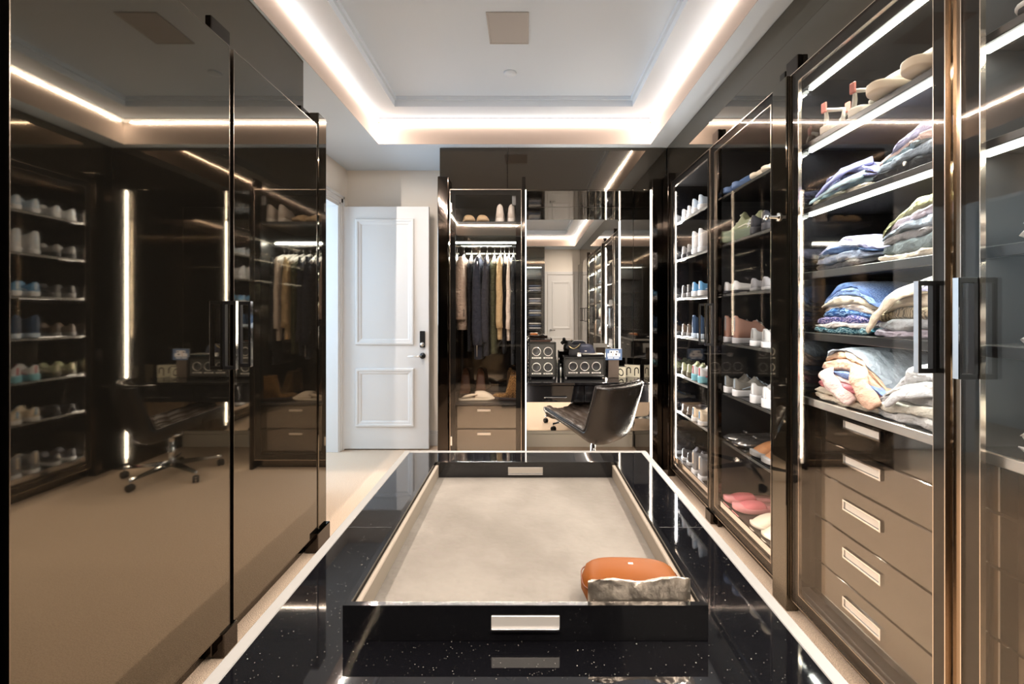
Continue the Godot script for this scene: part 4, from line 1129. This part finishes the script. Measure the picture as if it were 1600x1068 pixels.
	var bs = shoe("slipper", "slipper", [C(0.70, 0.58, 0.44), C(0.72, 0.6, 0.45), C(0.72, 0.6, 0.45)], "large beige suede slipper lying sideways below the hanging clothes", Vector3(-0.445, 0.5725, -4.2), PI / 2.0 + 0.1, hg, 1.18)
	var heel = tool(); tube(heel, [Vector3(-0.028, 0.02, -0.12), Vector3(-0.034, 0.034, -0.09), Vector3(-0.038, 0.045, -0.04), Vector3(-0.04, 0.05, 0.0)], [0.006, 0.012, 0.012, 0.006], 8)
	put("collar", heel, mat("slipper_collar", C(0.66, 0.53, 0.39), 0.9), bs)
	var lp = blot_img(Color(0.45, 0.3, 0.16), Color(0.07, 0.04, 0.03), Color(0.78, 0.62, 0.4), 0.12, 5)
	for s in [0, 1]:
		var ob = shoe("boot", "boot", [C(0.3, 0.2, 0.101 + s * 0.001), C(0.03, 0.02, 0.02), C(0.3, 0.2, 0.1)], ["leopard print ankle boot leaning at the right of the hanging cabinet", "leopard print boot standing behind the leaning leopard boot"][s], Vector3([-0.155, -0.11][s], [0.574, 0.573][s], [-4.2, -4.42][s]), [-PI / 2 - 0.35, 0.3][s], hg, 1.2)
		var lm = patterned("leopard", lp); lm.uv1_triplanar = true; lm.uv1_scale = Vector3(9, 9, 9)
		for ch in ob.get_children():
			if not String(ch.name).begins_with("sole"): ch.material_override = lm
	# clothes on the rail
	var rows = [
		["blazer", "taupe blazer with dark cuff buttons, first full garment from the left", cloth(C(0.27, 0.2, 0.155)), -0.585, 0.105, 1.22, 0.44, true],
		["jacket", "black jacket hanging just right of the taupe blazer", cloth(C(0.012, 0.012, 0.014)), -0.515, 0.05, 1.02, 0.42, false],
		["jacket", "navy jacket with a pale zip line, left of the olive coat", cloth(C(0.02, 0.022, 0.032)), -0.435, 0.085, 0.95, 0.44, true],
		["jacket", "charcoal ribbed jacket touching the navy one", cloth(C(0.026, 0.026, 0.034)), -0.365, 0.06, 0.98, 0.42, true],
		["coat", "olive coat in the middle of the hanging rail", cloth(C(0.055, 0.055, 0.03)), -0.295, 0.075, 1.0, 0.42, false],
		["shirt", "camel shirt right of the olive coat", cloth(C(0.42, 0.3, 0.165)), -0.235, 0.06, 1.13, 0.42, true],
		["jacket", "black jacket between the camel and the cream shirts", cloth(C(0.014, 0.014, 0.016)), -0.2, 0.035, 1.0, 0.4, false],
		["shirt", "cream shirt near the right end of the hanging rail", cloth(C(0.66, 0.56, 0.48)), -0.155, 0.042, 1.12, 0.42, true],
		["jacket", "dark grey jacket last but one on the hanging rail", cloth(C(0.03, 0.033, 0.038)), -0.112, 0.045, 0.9, 0.42, true],
		["skirt", "short dark garment at the left end of the hanging rail", cloth(C(0.02, 0.018, 0.018)), -0.655, 0.045, 1.25, 0.38, false]]
	for k in rows.size():
		var q = rows[k]
		hanging(q[0], q[1], q[2], q[3], q[4], q[5], q[6], 4.36, 60 + k, q[7])
		hanger("white hanger carrying the " + ["taupe blazer", "black jacket beside the blazer", "navy zip jacket", "charcoal ribbed jacket", "olive coat", "camel shirt", "black jacket between camel and cream shirts", "cream shirt", "dark grey jacket near the rail end", "short dark garment at the left end"][k], q[3], 4.36, 0.12 * sin(k * 2.3))
	var zp = tool(); tube(zp, [Vector3(-0.435, 1.84, -4.105), Vector3(-0.436, 1.5, -4.098), Vector3(-0.437, 0.98, -4.098)], 0.004, 6)
	var zo = put("zip", zp, M.steel, get_node("jacket_001")); zo.position = -get_node("jacket_001").position
	build_shelf_clothes()

func build_shelf_clothes():
	var lav = cloth(C(0.40, 0.41, 0.6)); var blue = cloth(C(0.16, 0.24, 0.46)); var sky = cloth(C(0.38, 0.52, 0.6)); var cream = cloth(C(0.72, 0.65, 0.54))
	var white = cloth(C(0.68, 0.67, 0.66)); var char_ = cloth(C(0.035, 0.038, 0.045)); var teal = cloth(C(0.16, 0.22, 0.26)); var grey = cloth(C(0.3, 0.3, 0.32))
	var peach = cloth(C(0.66, 0.44, 0.34)); var pink = cloth(C(0.72, 0.25, 0.29)); var blush = cloth(C(0.68, 0.52, 0.5)); var tan_ = cloth(C(0.42, 0.3, 0.2)); var olive = cloth(C(0.26, 0.27, 0.16))
	var lilac = cloth(C(0.5, 0.46, 0.56)); var bluegrey = cloth(C(0.28, 0.34, 0.42)); var denim = cloth(C(0.22, 0.27, 0.38)); var navy = cloth(C(0.05, 0.09, 0.19))
	var plaid = patterned("lavplaid", plaid_img(Color(0.72, 0.73, 0.88), Color(0.48, 0.5, 0.72), Color(0.4, 0.42, 0.66), 10))
	var strp = patterned("creamstripe", stripe_img(Color(0.86, 0.82, 0.74), Color(0.2, 0.2, 0.24), 14, 0.3))
	var knit = patterned("tanknit", stripe_img(Color(0.72, 0.66, 0.56), Color(0.36, 0.33, 0.29), 30, 0.4, false))
	var batik = patterned("batik", blot_img(Color(0.2, 0.38, 0.62), Color(0.55, 0.7, 0.86), Color(0.1, 0.2, 0.4), 0.05, 2))
	var purple = patterned("purpleprint", blot_img(Color(0.32, 0.3, 0.55), Color(0.8, 0.76, 0.88), Color(0.2, 0.3, 0.5), 0.09, 8))
	var tealp = patterned("tealprint", blot_img(Color(0.25, 0.5, 0.58), Color(0.75, 0.88, 0.9), Color(0.1, 0.25, 0.33), 0.09, 11))
	var bwp = patterned("blackwhite", blot_img(Color(0.82, 0.81, 0.8), Color(0.12, 0.12, 0.14), Color(0.6, 0.6, 0.62), 0.12, 15))
	var tweed = patterned("tweed", blot_img(Color(0.24, 0.34, 0.52), Color(0.42, 0.5, 0.66), Color(0.14, 0.2, 0.36), 0.3, 16))
	var ga = "folded clothes in the clothes cabinet"
	# second shelf: shirts
	stack(ga, 1.285, 0.36, 1.69, 2.06, SHIRT_Y[1], [
		["trousers", "cream folded trousers at the front of the upper shirt shelf", cream, 0.028],
		["shirt", "pale sky blue shirt folded over the cream trousers", sky, 0.026],
		["shirt", "lavender plaid shirt on the upper shirt shelf", plaid, 0.034, Vector2(3, 3)],
		["belt_wrap", "tan brown rolled garment resting in the lavender shirts", tan_, 0.014],
		["shirt", "lavender plaid shirt topping the left pile, upper shirt shelf", plaid, 0.028, Vector2(2.5, 3.5)]], 0.55, 0.1, 11)
	stack(ga, 1.28, 0.38, 1.335, 1.70, SHIRT_Y[1], [
		["jeans", "charcoal jeans with a metal button at the bottom, upper shirt shelf", char_, 0.042],
		["shirt", "blue-grey tee on the charcoal jeans, upper shirt shelf", bluegrey, 0.03],
		["shirt", "dark teal shirt in the right pile, upper shirt shelf", teal, 0.02],
		["shirt", "pinkish white shirt in the right pile, upper shirt shelf", blush, 0.028],
		["shirt", "lavender shirt topping the right pile, upper shirt shelf", lav, 0.028]], 0.45, -0.25, 12)
	var bt = thing("jeans_button", "round metal jeans button showing on the charcoal jeans", "button", Vector3(1.281, SHIRT_Y[1] + 0.03, -1.535))
	var st = tool(); lathe(st, [[0.0, 0.0], [0.008, 0.0], [0.0085, 0.003], [0.006, 0.004], [0.0, 0.003]], Vector3.ZERO, Vector3(-1, 0, 0), 16); put("button_face", st, M.steel, bt)
	# third shelf
	stack(ga, 1.285, 0.36, 1.69, 2.06, SHIRT_Y[2], [
		["sweater", "dark grey sweater at the bottom left of the middle shelf", cloth(C(0.09, 0.095, 0.105)), 0.03],
		["jeans", "light denim jeans folded on the dark grey sweater", denim, 0.032],
		["sweater", "navy sweater over the light denim jeans", navy, 0.026],
		["shirt", "periwinkle shirt with dark collar topping the left pile, middle shelf", lav, 0.042]], 0.5, 0.05, 13)
	stack(ga, 1.28, 0.38, 1.335, 1.70, SHIRT_Y[2], [
		["sweater", "cream sweater at the bottom right of the middle shelf", cream, 0.024],
		["sweater", "slate teal sweater with a rolled fold, middle shelf", cloth(C(0.15, 0.19, 0.21)), 0.046],
		["sweater", "mid grey sweater in the right pile, middle shelf", grey, 0.034],
		["shirt", "blue-grey shirt under the olive shirt, middle shelf", bluegrey, 0.03],
		["shirt", "lilac grey shirt under the olive shirt, middle shelf", lilac, 0.03],
		["shirt", "olive shirt topping the right pile, middle shelf", olive, 0.036]], 0.4, -0.35, 14)
	# fourth shelf
	stack(ga, 1.285, 0.36, 1.70, 2.06, SHIRT_Y[3], [
		["shirt", "teal and white printed shirt lowest of the left pile, lower shelf", tealp, 0.028, Vector2(2, 2)],
		["shirt", "plain white shirt near the bottom of the left pile, lower shelf", white, 0.016],
		["shirt", "purple printed shirt in the left pile, lower shelf", purple, 0.024, Vector2(2, 2)],
		["shirt", "blue batik shirt in the left pile, lower shelf", batik, 0.032, Vector2(2, 2)],
		["shirt", "cream and lilac shirt in the left pile, lower shelf", cloth(C(0.62, 0.56, 0.52)), 0.026],
		["shirt", "cream shirt with black stripes in the left pile, lower shelf", strp, 0.032, Vector2(3, 3)],
		["sweater", "royal blue sweater under the tweed-blue one, lower shelf", blue, 0.026],
		["sweater", "speckled blue sweater topping the left pile, lower shelf", tweed, 0.03, Vector2(3, 3)]], 0.42, 0.12, 15)
	stack(ga, 1.28, 0.38, 1.335, 1.71, SHIRT_Y[3], [
		["shirt", "lilac shirt lowest of the right pile, lower shelf", lilac, 0.03],
		["shirt", "pale blue-grey shirt in the right pile, lower shelf", cloth(C(0.42, 0.45, 0.5)), 0.034],
		["sweater", "tan ribbed knit sweater in the right pile, lower shelf", knit, 0.046, Vector2(1, 1)],
		["sweater", "thick cream sweater in the right pile, lower shelf", cream, 0.042],
		["shirt", "lavender shirt under the black and white print, lower shelf", lav, 0.014],
		["shirt", "black and white print shirt topping the right pile, lower shelf", bwp, 0.024, Vector2(2, 2)]], 0.4, -0.4, 16)
	# on the drawers
	stack(ga, 1.278, 0.38, 1.645, 2.06, SHIRT_Y[4], [
		["trousers", "cream trousers lying on the drawer top, lowest of the pile", cream, 0.026],
		["trousers", "off-white trousers second from the drawer top", cloth(C(0.66, 0.6, 0.5)), 0.03],
		["shirt", "bright pink shirt in the pile on the drawers", pink, 0.026],
		["shirt", "pale blush shirt above the bright pink one", blush, 0.03],
		["shirt", "cornflower blue shirt in the pile on the drawers", cloth(C(0.22, 0.31, 0.58)), 0.026],
		["sweater", "peach sweater above the cornflower blue shirt", peach, 0.044],
		["sweater", "tan-peach cardigan near the top of the drawer pile", cloth(C(0.55, 0.38, 0.28)), 0.03],
		["shirt", "sheer blue-grey shirt topping the drawer pile", cloth(C(0.27, 0.3, 0.35)), 0.022]], 0.5, 0.5, 17)
	stack(ga, 1.278, 0.38, 1.33, 1.70, SHIRT_Y[4], [
		["trousers", "pale grey trousers lowest right on the drawer top", cloth(C(0.5, 0.5, 0.51)), 0.034],
		["shirt", "ivory shirt in the right pile on the drawers", cloth(C(0.66, 0.64, 0.58)), 0.03],
		["shirt", "silver grey shirt in the right pile on the drawers", cloth(C(0.46, 0.46, 0.49)), 0.04],
		["shirt", "white shirt in the right pile on the drawers", white, 0.04],
		["shirt", "crumpled pale grey shirt topping the right drawer pile", cloth(C(0.55, 0.55, 0.58)), 0.055]], 0.5, -0.5, 18)
	# nearest bay, partly outside the frame
	var gb = "folded clothes in the nearest bay"
	var near_items = [
		[SHIRT_Y[1], [["trousers", "beige trousers low on the upper shelf of the nearest bay", cloth(C(0.5, 0.46, 0.4)), 0.03], ["shirt", "stone shirt on the beige trousers, nearest bay", cloth(C(0.36, 0.35, 0.32)), 0.034], ["shirt", "dusty grey shirt topping the upper pile, nearest bay", cloth(C(0.25, 0.25, 0.25)), 0.03]]],
		[SHIRT_Y[2], [["shirt", "thick white sweater on the middle shelf of the nearest bay", white, 0.06], ["shirt", "white shirt folded on the thick white sweater, nearest bay", cloth(C(0.7, 0.7, 0.71)), 0.04]]],
		[SHIRT_Y[3], [["shirt", "white shirt lowest on the lower shelf of the nearest bay", cloth(C(0.66, 0.66, 0.67)), 0.028], ["shirt", "grey shirt between two white ones, nearest bay", cloth(C(0.3, 0.3, 0.31)), 0.024], ["shirt", "patterned grey-white shirt topping the lower shelf, nearest bay", bwp, 0.04, Vector2(1, 1)]]],
		[SHIRT_Y[4], [["sweater", "white sweater lowest on the drawers of the nearest bay", cloth(C(0.64, 0.63, 0.62)), 0.05], ["sweater", "pale cream sweater topping the drawers of the nearest bay", cloth(C(0.7, 0.68, 0.63)), 0.05]]]]
	for k in near_items.size():
		stack(gb, 1.29, 0.36, 0.86, 1.22, near_items[k][0], near_items[k][1], 0.4, 0.1, 30 + k)
	sleeve("peach sweater above", [Vector3(1.37, 1.185, -1.86), Vector3(1.315, 1.15, -1.80), Vector3(1.278, 1.09, -1.73), Vector3(1.272, 1.035, -1.655)], 0.034)
	sleeve("pale blush shirt above", [Vector3(1.30, 1.125, -1.97), Vector3(1.272, 1.10, -1.91), Vector3(1.266, 1.06, -1.84), Vector3(1.268, 1.03, -1.765)], 0.028)
	sleeve("lavender plaid shirt topping", [Vector3(1.36, 1.975, -1.78), Vector3(1.30, 1.955, -1.84), Vector3(1.276, 1.92, -1.91), Vector3(1.272, 1.885, -1.98)], 0.03)
	sleeve("pale sky blue shirt", [Vector3(1.30, 1.91, -1.75), Vector3(1.274, 1.90, -1.83), Vector3(1.268, 1.885, -1.92), Vector3(1.27, 1.868, -2.02)], 0.024)
	sleeve("silver grey shirt", [Vector3(1.35, 1.13, -1.45), Vector3(1.285, 1.11, -1.53), Vector3(1.27, 1.06, -1.60)], 0.032)
	sleeve("thick cream sweater", [Vector3(1.34, 1.47, -1.50), Vector3(1.285, 1.44, -1.57), Vector3(1.268, 1.37, -1.64), Vector3(1.27, 1.315, -1.685)], 0.034)
	# top shelf: shoes
	var gs = "shoes on the top shelf of the clothes cabinet"
	for s in [0, 1]:
		var o = shoe("strap_sandal", "sandal", [C(0.66, 0.62, 0.56), C(0.62, 0.56, 0.48), C(0.7, 0.66, 0.6)], ["white strappy sandal with pink pull tabs, farther one on the top shelf", "white strappy sandal with pink pull tabs, nearer one on the top shelf"][s], Vector3(1.425, SHIRT_Y[0] + 0.0005, -(1.955 - s * 0.17)), PI / 2 + 0.15, gs, 1.12)
		var st2 = tool()
		tube(st2, [Vector3(-0.046, 0.03, -0.02), Vector3(-0.04, 0.075, -0.03), Vector3(0.0, 0.095, -0.035), Vector3(0.04, 0.075, -0.03), Vector3(0.048, 0.03, -0.02)], 0.008, 8)
		tube(st2, [Vector3(-0.04, 0.03, -0.1), Vector3(-0.04, 0.075, -0.095), Vector3(0.0, 0.085, -0.135), Vector3(0.04, 0.075, -0.095), Vector3(0.042, 0.03, -0.1)], 0.008, 8)
		var strap = put("ankle_strap", st2, mat("strap_white", C(0.68, 0.64, 0.58), 0.6), o)
		for q in [Vector3(0, 0.085, -0.04), Vector3(0, 0.075, -0.142)]:
			st2 = tool(); box(st2, q + Vector3(-0.012, 0, -0.005), q + Vector3(0.012, 0.038, 0.004), 0.003); put("pull_tab", st2, mat("coral_tab", C(0.6, 0.2, 0.16), 0.6), o)
		st2 = tool(); box(st2, Vector3(-0.052, 0.045, 0.0), Vector3(-0.046, 0.068, 0.085), 0.002)
		var band = put("logo_band", st2, mats["strap_white"], o)
		text("lettering", "MOON", 0.022, Vector3(-0.0526, 0.0565, 0.042), Basis(Vector3.UP, -PI / 2), M.blackmetal, band)
	for s in [0, 1]:
		shoe("slide", "clog", [C(0.42, 0.36, 0.28), C(0.5, 0.42, 0.32), C(0.4, 0.3, 0.2)], ["beige cork slide, farther of the pair beside the strappy sandals", "beige cork slide, nearer of the pair beside the strappy sandals"][s], Vector3(1.38, SHIRT_Y[0] + 0.0005, -(1.60 - s * 0.15)), -PI / 2, gs, 1.15)
	for s in [0, 1]:
		shoe("loafer", "flat", [C(0.03, 0.032, 0.04), C(0.55, 0.55, 0.55), grey_()], ["black flat with pale sole, farther one in the nearest bay", "black flat with pale sole, nearer one in the nearest bay"][s], Vector3(1.42, SHIRT_Y[0] + 0.0005, -(1.14 - s * 0.13)), -PI / 2, gs, 1.15)
	# ring-and-arc mark on the side of the olive sneakers
	for n in ["sneaker", "x"]:
		pass
	for o in get_children():
		if o.has_meta("label") and String(o.get_meta("label")).begins_with("olive green chunky"):
			o.scale.y = 1.62
			for s in [-1.0, 1.0]:
				var st3 = tool(); var p1 = []; var p2 = []
				for k in 15:
					var a = TAU * k / 14.0
					p1.append(Vector3(s * 0.0395, 0.062 + sin(a) * 0.007, -0.09 + cos(a) * 0.007))
				for k in 9:
					var a = PI * 0.3 + PI * 1.3 * k / 8.0
					p2.append(Vector3(s * 0.0395, 0.052 + sin(a) * 0.007, -0.074 + cos(a) * 0.007))
				tube(st3, p1, 0.0022, 6); tube(st3, p2, 0.0022, 6)
				put("side_emblem", st3, M.trim, o)

func grey_(): return C(0.22, 0.22, 0.22)

# ------------------------------------------------------------------ behind the camera, seen in the mirrors
func build_behind():
	var c = thing("clothes_cabinet", "glass-fronted clothes cabinet behind the camera, seen in the vanity mirror", "cabinet", Vector3.ZERO, "glass-fronted cabinets")
	boxes("carcass", [[Vector3(-1.2, 0.0, 1.255), Vector3(0.43, 2.46, 1.235)], [Vector3(-1.2, 0.0, 1.235), Vector3(-1.18, 2.46, 0.79)], [Vector3(0.40, 0.0, 1.235), Vector3(0.43, 2.46, 0.76)], [Vector3(-1.18, 2.44, 1.235), Vector3(0.40, 2.46, 0.79)], [Vector3(-1.18, 0.0, 1.235), Vector3(0.40, 0.1, 0.79)]], M.black, c)
	bx("upper_panel", -1.2, 0.43, 2.462, 2.846, -1.255, -0.83, M.lacquer, c)
	var st = tool()
	for q in [[-0.4, 0.4]]:
		box(st, Vector3(q[0], 0.1, 0.765), Vector3(q[0] + 0.04, 2.46, 0.785)); box(st, Vector3(q[1] - 0.04, 0.1, 0.765), Vector3(q[1], 2.46, 0.785)); box(st, Vector3(q[0] + 0.04, 2.42, 0.765), Vector3(q[1] - 0.04, 2.46, 0.785)); box(st, Vector3(q[0] + 0.04, 0.1, 0.765), Vector3(q[1] - 0.04, 0.14, 0.785))
	var d = put("door", st, M.blackmetal, c)
	bx("glass_pane", -0.4, 0.4, 0.1, 2.46, -0.764, -0.758, M.glass, d)
	bx("door", -1.198, -0.404, 0.1, 2.46, -0.785, -0.758, M.lacquer, c)
	for y in [1.0, 1.29, 1.56, 1.85, 2.14]:
		bx("shelf", -0.38, 0.398, y - 0.022, y, -1.23, -0.80, M.black, c)
	bx("shelf_light", -0.37, 0.39, 2.38, 2.392, -0.80, -0.81, M.led_cool, c)
	area("rear_light_glow", Vector3(0.0, 2.375, 0.83), Vector3(0, -1, 0.4), 0.7, 0.014, Color(0.97, 0.98, 0.93), 0.5)
	var cols = [C(0.5, 0.5, 0.52), C(0.1, 0.13, 0.2), C(0.62, 0.6, 0.56), C(0.3, 0.34, 0.42)]
	var what = ["pale grey", "navy blue", "ivory", "slate blue"]
	for k in 4:
		var y = [1.0, 1.29, 1.56, 1.85][k]
		for j in 3:
			var g = thing("sweater", "%s folded sweater, %s, shelf %s of the rear cabinet" % [what[(k + j) % 4], ["lowest", "middle one", "topmost"][j], ["above the base", "second up", "third up", "fourth up"][k]], "clothing", Vector3(0.22, y + 0.001 + j * 0.05, 1.0), "folded clothes in the rear cabinet")
			var rings = []
			for i in 13:
				var f = -1.0 + i / 6.0; var e = pow(maxf(0.0, 1.0 - pow(absf(f), 6)), 0.5) * 0.92 + 0.08
				var ring = []
				for a in 18:
					var cc = cos(TAU * a / 18); var ss = sin(TAU * a / 18)
					ring.append(Vector3(f * 0.15, 0.024 + ss * 0.0238 * e, signf(cc) * pow(absf(cc), 0.5) * 0.15 * (0.8 + 0.2 * e)))
				rings.append(ring)
			st = tool(); loft(st, rings); put("cloth", st, cloth(cols[(k + j) % 4]), g)
	# white door and its casing in the wall behind the camera
	var dd := Node3D.new(); dd.name = "door_2"; dd.position = Vector3(0.0, 0, 1.2595); add_child(dd); struct(dd)
	boxes("leaf", [[Vector3(0.52, 0.01, -0.03), Vector3(1.14, 2.25, 0)]], M.trim, dd, 0.002)
	for q in [[1.0, 1.1], [0.2, 0.6]]:
		frame("panel_moulding", Vector3(1.04, q[0], -0.03), Vector3(-1, 0, 0), Vector3.UP, Vector3(0, 0, -1), 0.42, q[1], 0.05, 0.014, M.trim, dd)
	st = tool(); lathe(st, [[0.0, 0.0], [0.028, 0.0], [0.028, 0.01], [0.01, 0.014], [0.01, 0.05], [0.0, 0.05]], Vector3(0.58, 0.97, -0.03), Vector3(0, 0, -1))
	tube(st, [Vector3(0.58, 0.97, -0.075), Vector3(0.69, 0.97, -0.078)], 0.009, 8); put("lever_handle", st, M.chrome, dd)
	struct(boxes("trim_5", [[Vector3(0.435, 0, 1.2595), Vector3(0.51, 2.33, 1.225)], [Vector3(1.15, 0, 1.2595), Vector3(1.225, 2.33, 1.225)], [Vector3(0.51, 2.26, 1.2595), Vector3(1.15, 2.33, 1.225)]], M.trim, null, 0.004))
	# next cabinet on the right wall, beside and behind the camera
	var n = thing("wardrobe", "closed black wardrobe on the right wall beside the camera, seen in the mirror", "wardrobe", Vector3.ZERO, "fitted wardrobes")
	bx("carcass", 1.262, 1.845, 0.0, 2.846, -1.2, 0.475, M.lacquer_far, n, 0.002)
	side_door(n, 1.22, -1.0, -0.36, 0.40, 0.06, 2.468, false, 0.34, 1.335)
	side_door(n, 1.22, -1.0, -1.16, -0.385, 0.06, 2.468, false, -0.42, 1.335)
	bx("post", 1.205, 1.261, 0.0, 2.555, 0.402, 0.478, M.post, n, 0.003)
